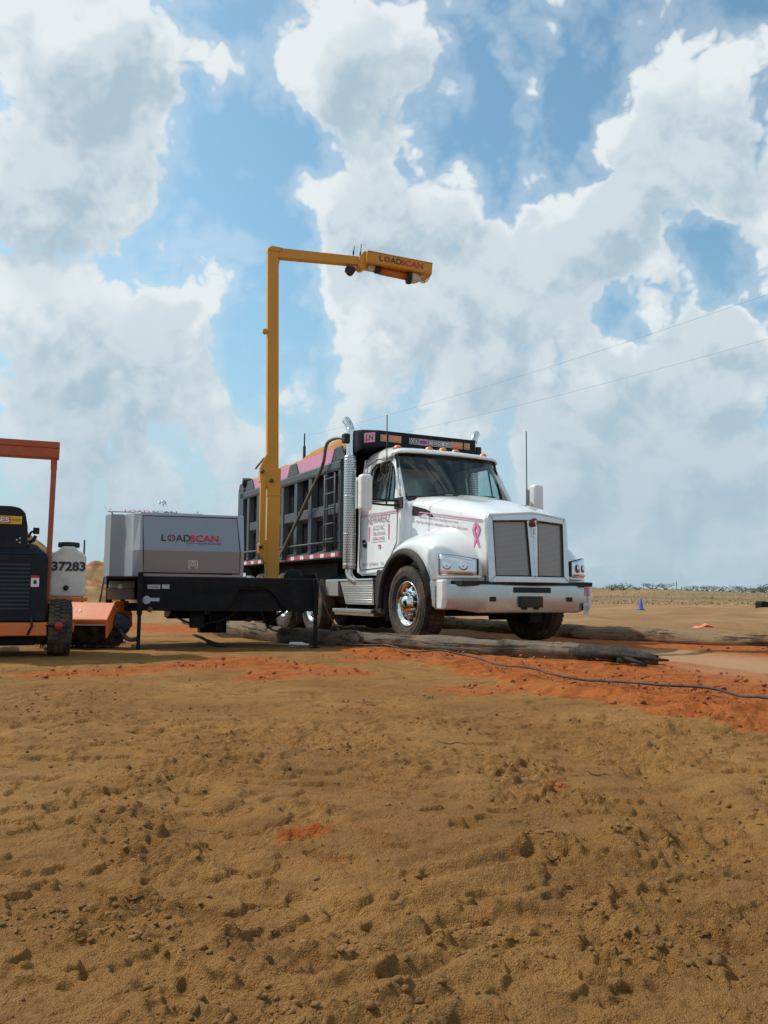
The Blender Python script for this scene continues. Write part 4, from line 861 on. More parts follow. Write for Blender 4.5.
def loadscan(M,wid,h,par,scale_mat=(TXD,TXR)):
    L=wid
    text('L','scanner_lettering',scale_mat[0],par,M@Matrix.Translation((-L*.465,0,0)),w=L*.085,h=h,bold=.02)
    text('AD','scanner_lettering',scale_mat[0],par,M@Matrix.Translation((-L*.135,0,0)),w=L*.26,h=h,bold=.015)
    text('SCAN','scanner_lettering',scale_mat[1],par,M@Matrix.Translation((L*.24,0,0)),w=L*.50,h=h,bold=.03)
    b=MB(); n=28; A=M@Matrix.Translation((-L*.335,0,.003))@Matrix.Diagonal((L*.086/h*2*.8/1,1,1,1))
    for k in range(n):
        if k%7 in(0,): continue
        a0,a1=2*math.pi*k/n,2*math.pi*(k+1)/n
        b.add([A@Vector((r*math.cos(a),r*math.sin(a),0)) for a,r in((a0,h*.5),(a1,h*.5),(a1,h*.36),(a0,h*.36))],[(0,1,2,3)])
    b.build('scanner_lettering',scale_mat[0],par)
    b=MB()
    for k in range(4):
        a=math.pi/4+k*math.pi/2; p=Vector((math.cos(a),math.sin(a),0)); q=Vector((-p.y,p.x,0))
        b.add([A@(p*h*.28+q*h*.14),A@(p*h*.28-q*h*.14),A@(p*h*.08)],[(0,1,2)])
    b.build('scanner_mark',scale_mat[1],par)
loadscan(Mt,.70,.088,cdoor)
text('LOAD VOLUME SCANNER','scanner_lettering',TXD,cdoor,frame(cn(.745,1.30,.010),(1,0,0),slope),w=.42,h=.022)
b=MB(); Mq=frame(cn(.62,1.04,.012),(1,0,0),(0,-.05,.32))
def bq(x0,y0,x1,y1): b.add([Mq@Vector(p) for p in((x0,y0,0),(x1,y0,0),(x1,y1,0),(x0,y1,0))],[(0,1,2,3)])
bq(-.055,-.05,-.045,.05);bq(.045,-.05,.055,.05);bq(-.055,.04,.055,.05);bq(-.055,-.05,-.03,-.04);bq(.03,-.05,.055,-.04);bq(-.03,-.03,-.02,.02);bq(.02,-.03,.03,.02);bq(-.03,.015,.03,.022);bq(-.02,.03,.02,.036);bq(-.008,-.02,.008,0)
b.build('truck_mark',TXW,cdoor)
# raised far-side wing
b=MB(); sheetM=mat('wing_pale_aluminium',(.55,.60,.64),.35,metal=.25,var=.05)
b.add([(-.50,1.80,1.90),(-.44,1.60,1.80),(.86,1.60,1.80),(.82,1.80,1.88)],[(0,1,2,3)]); wg=b.build('raised_wing',sheetM,t,solid=.02)
b=MB(); b.tube([(-.30,1.64,1.64),(-.42,1.64,1.85)],.012,6); b.tube([(.7,1.64,1.64),(.78,1.64,1.85)],.012,6); b.build('gas_strut',AL,wg)
Mw=frame((.12,1.595,1.845),(1,0,0),(0,.1,.12)); text('LOAD','scanner_lettering',TXR,wg,Mw@Matrix.Translation((-.17,-.03,.0)),w=.34,h=.045,bold=.01); text('SCAN','scanner_lettering',TXD,wg,Mw@Matrix.Translation((.2,-.03,.0)),w=.34,h=.045,bold=.01)
b=MB(); b.tube([(.30,1.66,1.90),(.30,1.66,1.96)],.01,6); b.lathe([(.02,-.02),(.045,0),(.02,.02),(.001,.022)],axm((.31,1.66,1.975),(.6,-.5,.5)),10); b.lathe([(.015,-.02),(.035,0),(.015,.02),(.001,.022)],axm((.25,1.66,1.965),(-.6,-.5,.5)),10); b.build('wing_latch',CH,wg)
# deck fittings
b=MB(); b.tube([(-.02,-.02,.935),(1.1,-.02,.92)],.006,6); b.build('thin_rail',FR,t)
b=MB(); b.lathe([(.001,.035),(.06,.03),(.09,.012),(.10,0)],Matrix.Translation((1.38,.5,.886)),18); b.build('deck_fitting',AL,t)
b=MB(); b.lathe([(.001,.14),(.10,.13),(.13,.06),(.14,0)],Matrix.Translation((2.05,.9,.886)),18); b.box((1.95,.6,.885),(2.15,.75,.93)); b.build('beacon_base',FR,t)
# ---- mast with folding joint, arm, scan head
mu,mv=1.725,.90
b=MB(); b.hexa([(mu-.08,mv-.07,2.40),(mu+.08,mv-.07,2.40),(mu+.08,mv+.07,2.40),(mu-.08,mv+.07,2.40),(mu-.135,mv-.07,5.53),(mu+.02,mv-.07,5.53),(mu+.02,mv+.07,5.53),(mu-.135,mv+.07,5.53)]); b.prism([(mu-.135,5.53),(mu+.02,5.53),(mu+.08,5.60),(mu-.08,5.61),(mu-.135,5.57)],'y',mv-.075,mv+.075); b.prism([(mu+.02,5.30),(mu+.02,5.55),(mu+.16,5.52),(mu+.05,5.45)],'y',mv-.02,mv+.02)
b.build('mast',YE,t,bevel=.008)
b=MB(); b.box((mu-.065,mv-.09,.885),(mu+.11,mv+.09,2.42)); b.box((mu-.13,mv-.13,.885),(mu+.17,mv+.13,.905)); b.box((mu-.07,mv-.095,2.03),(mu+.12,mv+.095,2.06)); b.build('mast_base',YE,t,bevel=.008)
b=MB(); b.prism([(mu-.085,2.62),(mu-.12,2.56),(mu-.18,2.42),(mu-.18,2.22),(mu-.12,2.22),(mu-.05,2.10),(mu-.04,2.40)],'y',mv-.085,mv+.06); b.build('hinge_bracket',YE,t,bevel=.008); b=MB(); b.prism([(mu-.18,1.36),(mu-.17,1.24),(mu-.09,1.10),(mu-.06,1.10),(mu-.06,1.42),(mu-.12,1.42)],'y',mv-.085,mv+.06); b.build('hinge_bracket',YE,t,bevel=.008)
b=MB(); b.box((mu-.17,mv-.10,1.30),(mu-.095,mv-.02,2.36)); b.build('lift_strut',YE,t,bevel=.008)
RUST=mat('rusty_steel',(.16,.09,.05),.7,metal=.4)
for (x,z) in((mu-.155,2.36),(mu-.15,1.33),(mu-.02,2.24)): MB().lathe([(.03,0),(.03,.015),(.018,.02),(.018,.035),(.001,.036)],axm((x,mv-.10,z),(0,-1,0)),10).build('hinge_pin',RUST,t)
MB().tube([(mu-.24,mv-.05,2.40),(mu-.12,mv-.05,2.56)],.014,6).build('hinge_link',RUST,t)
b=MB(); b.lathe([(.035,-.03),(.035,.03)],axm((mu-.145,mv-.03,4.36),(0,1,0)),12); b.tube([(mu-.15,mv-.06,4.36),(mu-.15,mv+.0,4.36)],.032,10); b.build('mast_knob',YE,t)
az=5.525
MB().hexa([(mu+.01,mv-.055,5.455),(3.0,mv-.055,5.50),(3.0,mv+.055,5.50),(mu+.01,mv+.055,5.455),(mu+.01,mv-.055,5.60),(3.0,mv-.055,5.625),(3.0,mv+.055,5.625),(mu+.01,mv+.055,5.60)]).build('arm',YE,t,bevel=.007)
hd=MB(); hd.box((3.07,mv-.17,5.555),(4.08,mv+.17,5.575)); hd.box((3.07,mv-.17,5.575),(4.08,mv-.155,5.72)); hd.box((3.07,mv+.155,5.575),(4.08,mv+.17,5.72)); hd.box((3.07,mv-.17,5.705),(4.08,mv+.17,5.72)); hd.box((4.065,mv-.17,5.55),(4.08,mv+.17,5.72)); hd.box((3.07,mv-.17,5.55),(3.085,mv+.17,5.72))
hd.box((3.07,mv-.178,5.715),(4.085,mv+.178,5.728)); hh=hd.build('scan_head',YE,t,bevel=.005); hp0=Vector((3.07,mv,5.64)); hh.matrix_local=Matrix.Translation(hp0+Vector((-.045,0,-.045)))@Matrix.Rotation(R(3.6),4,'Y')@Matrix.Translation(-hp0)
b=MB(); b.prism([(2.96,5.50),(3.02,5.47),(3.08,5.50),(3.08,5.74),(3.04,5.75),(2.98,5.66)],'y',mv-.09,mv+.09); b.build('head_bracket',YE,hh,bevel=.008)
Mh=frame((3.60,mv-.172,5.645),(1,0,0),(0,0,1)); loadscan(Mh,.68,.085,hh)
b=MB(); b.tube([(3.12,mv-.04,5.53),(3.23,mv-.04,5.53)],.045,14); b.build('sensor_barrel',mat('pale_grey_sensor',(.5,.5,.47),.4),hh)
b=MB(); b.tube([(3.235,mv-.04,5.52),(3.31,mv-.04,5.52)],.062,16); b.build('sensor_collar',BK,hh)
b=MB(); b.tube([(3.31,mv-.03,5.51),(3.74,mv-.03,5.50)],.055,16); b.build('scanner_tube',mat('orange_brown_tube',(.45,.14,.03),.4),hh)
b=MB(); b.tube([(3.74,mv-.04,5.485),(3.79,mv-.04,5.485)],.095,20); b.build('sensor_disc',BK,hh)
b=MB(); b.lathe([(.001,.0),(.09,.0),(.085,.06),(.05,.16),(.001,.17)],axm((3.79,mv-.04,5.49),(1,0,.15)),20); b.build('sensor_cone',mat('pale_grey_sensor',(.5,.5,.47),.4),hh)
b=MB(); b.tube(cr([(3.98,mv-.1,5.54),(3.90,mv-.1,5.48),(3.96,mv-.1,5.425),(4.03,mv-.1,5.46),(4.075,mv-.1,5.55)],5),.011,8); b.build('guard_loop',AL,hh)
b=MB(); b.box((2.80,mv-.06,5.42),(2.94,mv+.06,5.49)); b.lathe([(.055,-.05),(.06,0),(.04,.05),(.001,.06)],axm((2.86,mv-.03,5.41),(.3,-.3,-1)),14); b.build('camera_pod',BK,hh,bevel=.012)
for u,h_ in((2.90,.17),(3.005,.22)):
    b=MB(); b.tube([(u,mv,5.62),(u,mv,5.66)],.018,8); b.tube([(u,mv,5.66),(u+.005,mv,5.66+h_)],.006,6); b.tube([(u,mv,5.70),(u,mv,5.76)],.012,6); b.build('whip_antenna',BK,hh)
# ------------------------------------------------------------------ cable from trailer over the red soil
pts=[(-.87,10.80,.95),(-.80,10.75,.75),(-.70,10.70,.45),(-.52,10.70,.18),(-.38,10.65,None),(-.04,10.19,None),(.29,9.0,None),(.62,8.62,None),(.94,8.25,None),(1.14,7.1,None),(1.32,6.36,None),(1.60,5.76,None),(2.01,5.40,None),(2.14,5.08,None),(2.30,4.70,None),(2.7,4.1,None),(3.4,3.6,None)]
P=cr([(x,y,(z if z is not None else 0)) for x,y,z in pts],10)
Q=[]
gz=lambda x,y: max(HZ(x+dx,y+dy) for dx in(-.03,0,.03) for dy in(-.03,0,.03))
zs_=[gz(q.x,q.y)+.012 for q in P]
zs_=[max(zs_[i],sum(zs_[max(0,i-4):i+5])/len(zs_[max(0,i-4):i+5])) for i in range(len(P))]
zs_=[sum(zs_[max(0,i-3):i+4])/len(zs_[max(0,i-3):i+4])+.004 for i in range(len(P))]
for i,q in enumerate(P):
    if i>=40: q=Vector((q.x+.03*math.sin(i*.21),q.y,zs_[i]))
    elif i>30: k=(i-30)/10; q=Vector((q.x,q.y,q.z*(1-k)+k*zs_[i]))
    Q.append(q)
cb=MB().tube(Q,.0085,8).build('power_cable',CAB); tag(cb,'black cable hanging off the trailer and snaking over red soil to the right edge','cable')
# ------------------------------------------------------------------ logs
def log(name,P,r,m,label,charend=None,seed=0,z0=.0,group=None):
    P=cr([(x,y,0) for x,y in P],14); n=26; V=[];F=[]
    m_=len(P); 
    for i,p in enumerate(P):
        k=i/(m_-1); tn=(P[min(i+1,m_-1)]-P[max(i-1,0)]).normalized(); sd=Vector((tn.y,-tn.x,0))
        rr=r[0]+(r[1]-r[0])*k
        endk=min(1,(min(i,m_-1-i)+.35)/2.2)**.5
        if charend and k>charend[0]: rr*=1-.42*((k-charend[0])/(1-charend[0]))**1.4
        zc=z0+HZ(p.x,p.y)*.6+rr*(.42 if m is WOODB else .62)
        for j in range(n):
            a=2*math.pi*j/n
            d=1+.22*mnoise.noise((p.x*1.2+seed,p.y*1.2,math.cos(a)*.9+math.sin(a)))+.09*mnoise.noise((i*.05+seed,j*.9,3))+.05*mnoise.noise((p.x*6,p.y*6,j*.4+seed))
            q=p+(sd*math.cos(a)+Vector((0,0,1))*math.sin(a))*rr*d*endk; q.z+=zc
            V.append(q)
    F=[(i*n+j,i*n+(j+1)%n,(i+1)*n+(j+1)%n,(i+1)*n+j) for i in range(m_-1) for j in range(n)]
    b=MB(); b.add(V,F,True); b.add([V[j] for j in range(n)],[tuple(range(n))]); b.add([V[(m_-1)*n+j] for j in range(n)],[tuple(range(n))])
    o=b.build(name,m); 
    if charend:
        o.data.materials.append(CHAR)
        for k_,pl in enumerate(o.data.polygons):
            c_=pl.center
            i_=pl.vertices[0]//n if k_<len(F) else (0 if k_==len(F) else m_-1)
            kk=i_/(m_-1)+.05*mnoise.noise((c_.x*5,c_.y*5,c_.z*9))
            if kk>charend[1]: pl.material_index=1
    tag(o,label,'log',group); return o
log('log',[(-4.3,18.4),(-3.2,15.6),(-2.35,13.45),(-1.2,11.9),(-.25,10.85)],(.15,.125),WOOD,'brown round log lying behind the trailer legs, beside the rear wheels',seed=3)
log('log',[(-.32,11.06),(.35,10.4),(1.0,9.75),(1.76,8.98),(2.2,8.5),(2.62,8.12)],(.115,.095),WOODG,'grey bleached log with charred black tip in front of the truck bumper',charend=(.72,.70),seed=8)
log('log',[(1.2,17.4),(2.2,15.6),(3.3,14.2),(4.4,13.1),(5.4,12.0),(7.2,10.3)],(.145,.13),WOODB,'long pale log on the far side of the lane running to the right edge',seed=14)
# splinters of the broken charred tip
b=MB()
for k in range(16):
    a=random.uniform(-.7,.7); p=Vector((2.35+random.uniform(-.3,.2),8.35+random.uniform(-.2,.3),.12+random.uniform(-.05,.03))); b.tube([p,p+Vector((.16+.14*random.random(),-.14+a*.10,-.03+random.uniform(-.04,.03)))],[.03,.010],6)
tag(b.build('charred_splinters',CHAR),'black burnt splinters sticking off the end of the grey log','splinters')
# ------------------------------------------------------------------ broom sweeper
SWP=empty('broom_sweeper',(-3.755,8.9,0),R(21.5),'orange and dark blue ride-on broom sweeper with orange roll bar at the left edge','sweeper'); t=SWP
uc=-.55  # machine centreline
b=MB(); b.box((uc-.74,.02,1.02),(.16,1.25,1.14)) if False else None
b.box((uc-.76,.0,.37),(.19,1.2,1.08)); b.hexa([(uc-.76,0,1.08),(.19,0,1.08),(.19,1.2,1.08),(uc-.76,1.2,1.08),(uc-.74,.10,1.155),(.10,.10,1.155),(.10,1.2,1.155),(uc-.74,1.2,1.155)]); hood_=b.build('engine_cover',NB,t,bevel=.02)
b=MB()
for k in range(12): z=.50+k*.042; b.hexa([(uc-.5,-.012,z),(.02,-.012,z),(.02,.002,z),(uc-.5,.002,z),(uc-.5,-.004,z+.02),(.02,-.004,z+.02),(.02,.002,z+.02),(uc-.5,.002,z+.02)])
b.build('louvre_panel',mat('louvre_black',(.02,.024,.03),.5),hood_)
MB().box((.03,-.006,.74),(.11,-.002,.86)).build('warning_sticker',TXW,hood_); MB().box((.03,-.009,.835),(.11,-.007,.86)).build('sticker_band',TXR,hood_); MB().box((.055,-.009,.77),(.085,-.007,.81)).build('sticker_mark',TXD,hood_)
MB().box((uc-.80,-.02,.225),(.205,.25,.365)).build('rear_beam',OR,t,bevel=.012)
MB().box((uc-.6,.1,.12),(.1,1.1,.26)).build('underbody',FR,t,bevel=.02)
b=MB(); b.tube([(.05,-.03,.44),(.06,-.03,.33),(.02,-.03,.24)],.012,6); b.build('latch',BK,t)
# operator console / seat back
b=MB(); P=[(uc-.48,1.13),(-.02,1.13),(-.035,1.40),(-.06,1.53),(-.11,1.585),(-.2,1.60),(uc-.3,1.60),(uc-.42,1.585),(uc-.47,1.5)]; b.prism(P,'y',.10,.35); sb=b.build('seat_back',NB,t,bevel=.03,seg=4)
b=MB().box((uc-.35,.092,1.405),(-.09,.098,1.49)); b.build('yellow_sticker',YEL,sb); MB().box((uc-.35,.088,1.415),(-.20,.0915,1.48)).build('sticker_mark',TXR,sb); text('ES','sticker_lettering',TXW,sb,frame((-.255,.087,1.448),(1,0,0),(0,0,1)),w=.09,h=.05,bold=.03)
text('SWEEPER','sticker_lettering',mat('sticker_orange',(.5,.25,.02),.5),sb,frame((-.145,.091,1.45),(1,0,0),(0,0,1)),w=.085,h=.03,bold=.02)
b=MB()
for x,z in((-.10,1.255),(-.13,1.235),(-.10,1.21)): b.lathe([(.009,0),(.001,.005)],axm((x,.099,z),(0,-1,0)),8)
b.build('bolts',AL,sb)
b=MB(); b.prism([(-.02,1.13),(.12,1.135),(.07,1.19),(-.02,1.21)],'y',.12,.6); b.build('seat_side',BK,t,bevel=.02)
b=MB(); b.box((.02,.30,1.32),(.085,.36,1.39)); b.tube([(-.02,.3,1.28),(.0,.33,1.34),(.03,.33,1.35)],.014,6); b.tube([(-.02,.3,1.22),(.03,.3,1.25),(.05,.3,1.30)],.022,6); b.build('work_light',BK,t,bevel=.008)
# roll bar canopy frame
b=MB(); b.hexa([(.165,.30,.36),(.215,.30,.36),(.215,.38,.36),(.165,.38,.36),(.175,.30,2.27),(.235,.30,2.27),(.235,.38,2.27),(.175,.38,2.27)]); b.prism([(.165,2.20),(.17,2.05),(.20,1.95),(.235,2.05),(.235,2.20)],'y',.295,.385); b.build('roll_bar_post',ORD,t,bevel=.006)
b=MB(); b.hexa([(uc*2-.235,.30,.36),(uc*2-.18,.30,.36),(uc*2-.18,.38,.36),(uc*2-.235,.38,.36),(uc*2-.235,.30,2.2),(uc*2-.18,.30,2.2),(uc*2-.18,.38,2.2),(uc*2-.235,.38,2.2)]); b.build('roll_bar_post',ORD,t,bevel=.006)
b=MB(); b.box((uc*2-.26,.26,2.28),(.255,1.20,2.35)); b.box((uc*2-.25,.27,2.17),(.245,.32,2.28)); b.box((.18,.32,2.19),(.235,1.2,2.28)); b.box((uc*2-.24,.32,2.19),(uc*2-.18,1.2,2.28)); b.build('canopy_frame',ORD,t,bevel=.006)
for u in(.345,uc*2-.345):
    e=wheel(t,u,.25,1,Rr=.305,w=.25,rimR=.17,lugs=36,rimmat=OR); e.rotation_euler=(0,0,R(90)); e.location=(u-.01,.30,.305); e.rotation_euler=(0,0,R(-90)); 
    e2=wheel(t,u,1.9,1,Rr=.305,w=.25,rimR=.17,lugs=36,rimmat=OR) if False else None
MB().box((.0,.28,.27),(.33,.33,.33)).build('rear_axle',FR,t)
b=MB(); b.lathe([(.042,0),(.04,.012),(.001,.016)],axm((.325,-.02,.33),(0,-1,0)),18); b.build('red_hub_disc',REDL,t)  # red disc standing for the wheel hub, held by an added bracket
MB().tube([(.2,-.012,.33),(.325,-.012,.33)],.012,6).build('hub_disc_bracket',FR,t)
# front frame that carries the broom
b=MB(); b.box((-.5,1.2,.30),(-.35,2.2,.42)); b.box((.0,.9,.28),(.12,1.6,.40)); b.build('front_frame',OR,t,bevel=.01)
# tank platform + tank (tank moves with the machine: part)
b=MB(); b.box((.16,.42,.585),(.62,.80,.625)); b.build('tank_shelf',OR,t,bevel=.006)
b=MB(); b.prism([(.215,.63),(.575,.63),(.59,.66),(.59,1.08),(.565,1.12),(.50,1.155),(.47,1.20),(.33,1.20),(.29,1.155),(.235,1.12),(.205,1.08),(.205,.66)],'y',.42,.76); tk=b.build('water_tank',TK,t,bevel=.028,seg=3)
b=MB(); b.lathe([(.115,0),(.118,.03),(.112,.055),(.06,.06),(.001,.062)],Matrix.Translation((.40,.59,1.195)),24); b.build('tank_lid',BK,tk)
text('37283','tank_number',TXD,tk,frame((.405,.415,.975),(1,0,0),(0,0,1)),w=.355,h=.105,bold=.035)
b=MB(); b.lathe([(.03,0),(.03,.02),(.018,.022),(.016,.03),(.001,.03)],axm((.385,.42,.735),(0,-1,0)),14); b.build('tank_outlet',BK,tk)
b=MB(); b.box((.355,.414,.79),(.415,.418,.85)); b.build('tank_plate',mat('tank_emboss',(.6,.6,.56),.5),tk); 
# broom head, swung to the right
br=empty('broom_head',(.66,1.42,0),R(-30)); br.parent=t
b=MB(); 
prf=[(-.28,.30),(-.28,.36),(-.10,.56),(.22,.56),(.34,.40),(.34,.30)]  # (v,z)
b.prism([(v_,z_) for v_,z_ in prf],'x',-.62,.40); b.build('broom_hood',OR,br,bevel=.012)
b=MB(); b.prism([(-.30,.14),(-.32,.36),(-.11,.585),(.24,.585),(.36,.42),(.38,.25),(.2,.30),(-.12,.30)],'x',.40,.425); b.build('end_plate',OR,br,bevel=.01)
b=MB(); b.box((-.60,-.285,.292),(.38,-.282,.303)); b.build('hood_edge_strip',TXW,br)
b=MB(); b.lathe([(.001,-.52),(.235,-.52),(.235,.52),(.001,.52)],axm((-.12,.02,.27),(1,0,0)),20)
for k in range(2600):
    x=random.uniform(-.63,.40); a=random.uniform(0,6.283); r1=random.uniform(.262,.29); an=a+random.uniform(-.12,.12)
    p=Vector((x,.02+.1*math.sin(a),.27+.1*math.cos(a))); q=Vector((x+random.uniform(-.02,.02),.02+r1*math.sin(an),.27+r1*math.cos(an))); d=Vector((.006,0,0)); e_=(q-p).cross(d).normalized()*.005
    b.add([p-d,p+d,q+d*.4,q-d*.4],[(0,1,2,3)]); b.add([p-e_,p+e_,q+e_*.4,q-e_*.4],[(0,1,2,3)])
b.build('brush',mat('black_bristles',(.012,.012,.013),.9,var=.3,dust=.35,dscale=8),br,recalc=False)
b=MB(); b.lathe([(.15,0),(.15,.05),(.12,.08),(.05,.09),(.05,.14),(.001,.14)],axm((.425,-.02,.30),(.3,-.95,0)),18); b.tube(cr([(.47,-.1,.25),(.56,-.12,.16),(.62,-.1,.12),(.70,-.08,.13)],4),.028,8); b.tube([(.40,-.12,.42),(.5,-.15,.3)],.02,8)
for k in range(6): a=k*1.047; b.lathe([(.014,0),(.001,.01)],axm((.445+.09*math.cos(a)*.95,-.10+.03*math.cos(a),.30+.09*math.sin(a)),(.3,-.95,0)),8)
b.build('hydraulic_motor',mat('blue_black_motor',(.02,.028,.045),.45,dust=.3),br)
text('C·B','hood_mark',TXW,br,frame((-.02,-.19,.465),(1,0,0),(0,.18,.2)),w=.09,h=.035)
# ------------------------------------------------------------------ dirt mounds behind
def mound(cx,cy,rx,ry,h,label,seed):
    b=MB(); rows=[]
    for i in range(60):
        row=[]
        for j in range(60):
            u=-1+2*i/59;v_=-1+2*j/59; x=cx+u*rx;y=cy+v_*ry; d=math.hypot(u,v_)*(1+.25*mnoise.noise((u*2+seed,v_*2,0)))
            z=h*max(0,1-d)**.85*(1+.35*mnoise.noise((x*.7+seed,y*.7,1)))+.16*mnoise.noise((x*1.8,y*1.8,seed))+.07*mnoise.noise((x*5,y*5,seed))
            e=max(0,1-d); row.append((x,y,z*min(1,e*6)-.12+.12*min(1,e*8)))
        rows.append(row)
    o=b.grid(rows).build('dirt_mound',SOILM); tag(o,label,'dirt mound','dirt mounds behind the sweeper'); return o
mound(-11.2,25,3.4,3.0,2.75,'tall tan dirt mound seen between the roll bar and the seat of the sweeper',1)
mound(-8.7,25.5,2.2,2.4,1.5,'lower dirt mound seen between the white tank and the grey cabinet',5)
# leaning pole with mesh cloth, thin stake
b=MB(); b.tube([(-4.10,12.0,.02),(-3.98,12.35,1.75)],[.018,.010],8); pp=b.build('pole',GRY,None)
pole=empty('leaning_pole',(-4.10,12.0,0),0,'thin grey pole leaning at the left end of the trailer with bluish cloth tied on','pole'); pp.parent=pole; pp.location=(4.10,-12.0,0)
b=MB(); rows=[]
for i in range(16):
    k=i/15; row=[]
    for j in range(9):
        a=j/8*6.283; rr=.03+.055*math.sin(math.pi*min(1,k*1.3))*(1+.5*math.sin(j*2.3+i*.8)); row.append((-.0+.12*( .9+.75*(1-k))/1.75+rr*math.cos(a)+.03,.35*(.9+.75*(1-k))/1.75+rr*math.sin(a),.80+.62*(1-k)))
    rows.append(row)
b.grid(rows); b.build('tied_cloth',mat('blue_white_cloth',(.22,.26,.42),.8,var=.5,vscale=30),pole)
b=MB().tube([(-5.35,15.0,0),(-5.35,15.0,1.62)],.016,6); tag(b.build('survey_stake',FR),'thin dark stake rising behind the white water tank','stake')
# ------------------------------------------------------------------ utility pole and wires
up_=empty('utility_pole',(-5.6,58,0),0,'thin dark utility pole showing above the dump body','utility pole')
MB().tube([(0,0,-.2),(0,0,11.0)],[.13,.10],10).build('post',FR,up_); MB().tube([(0,0,11.0),(0,0,11.9)],.045,8).build('lightning_rod',FR,up_)
def wire(A,B,sag,label):
    b=MB(); A=Vector(A);B=Vector(B); P=[]
    for i in range(61): k=i/60; p=A.lerp(B,k); p.z-=sag*4*k*(1-k); P.append(p)
    tag(b.tube(P,.006,5).build('power_line',mat('weathered_wire',(.30,.33,.36),.6)),label,'power line','power lines')
wire((-5.6,58,11.7),(18,24.3,12.1),.45,'upper of the two thin wires crossing the sky at right')
wire((-5.3,58,10.6),(20,25.5,11.15),.45,'lower of the two thin wires crossing the sky at right')
# ------------------------------------------------------------------ small things
e=empty('traffic_cone',(8.78,28.8,HZ(8.78,28.8)),0,'blue cone standing alone on the tan field','cone')
MB().lathe([(.10,.0),(.10,.05),(.085,.05),(.03,.40),(.001,.41)],Matrix(),20).build('cone_body',BLU,e); MB().box((-.11,-.11,0),(.11,.11,.03)).build('base',BLU,e,bevel=.01)
b=MB(); rows=[[(6.3+.40*i/12,17.1+.2*j/6,HZ(6.2+.55*i/12,17.1+.3*j/6)+.05+.10*max(0,1-abs(i-7)/6)*(.6+.4*math.sin(j))) for j in range(7)] for i in range(13)]
tag(b.grid(rows).build('warning_flag',mat('salmon_fabric',(.75,.20,.12),.8)),'salmon red fabric flag lying on sand beyond the far log','flag')
e=empty('dump_box',(19.85,43.8,HZ(19.85,43.8)-.08),.15,'small dark box with bluish end at the right edge of the field','box')
MB().prism([(-.42,.0),(.2,.0),(.25,.30),(-.36,.40),(-.45,.30)],'y',-.3,.3).build('box_body',FR,e,bevel=.02); MB().box((.25,-.3,.02),(.75,.3,.27)).build('end_section',mat('slate_blue_paint',(.10,.14,.20),.6),e,bevel=.02)
e=empty('plastic_bottle',(-1.2,10.85,HZ(-1.2,10.85)+.035),.1,'clear plastic bottle lying on the ground under the trailer','bottle')
MB().lathe([(.001,0),(.032,.003),(.034,.02),(.034,.17),(.014,.215),(.013,.23),(.001,.23)],axm((0,0,0),(1,0,0)),16).build('bottle_body',mat('milky_plastic',(.6,.62,.62),.3),e); MB().tube([(.23,0,0),(.25,0,0)],.015,10).build('cap',TXW,e)
b=MB().tube([(-2.05,10.75,.05),(-1.5,10.82,.055),(-.95,10.45,.05)],.014,8); tag(b.build('metal_rod',GRY),'long thin rod lying on the ground below the trailer','rod')
b=MB(); b.tube(cr([(-2.68,12.0,.10),(-2.45,11.5,.08),(-2.2,11.0,.035),(-2.0,10.75,.03)],5),[.02]*8+[.03]*8,7); tag(b.build('stick',CHAR),'dark curved stick lying between the trailer legs','stick')
twg=[]
for i,(x,y,a,l,lab) in enumerate(((.30,3.75,-.35,.13,'dark twig lying on tan sand right of centre'),(-.55,1.95,.1,.055,'short twig in the sand at lower left'),(.83,3.3,-.6,.10,'thin dark twig on tan sand near the right side'),(.42,2.15,-.5,.06,'tiny twig among the clods at lower right'))):
    z=HZ(x,y)+.008; P=[Vector((x+l*(k/4-.5)*math.cos(a)+.006*math.sin(k*2+i),y+l*(k/4-.5)*math.sin(a),z+.006*math.cos(k*2))) for k in range(5)]
    b=MB().tube(P,[.0015,.0025,.0025,.002,.001],6); tag(b.build('twig',CHAR),lab,'twig')
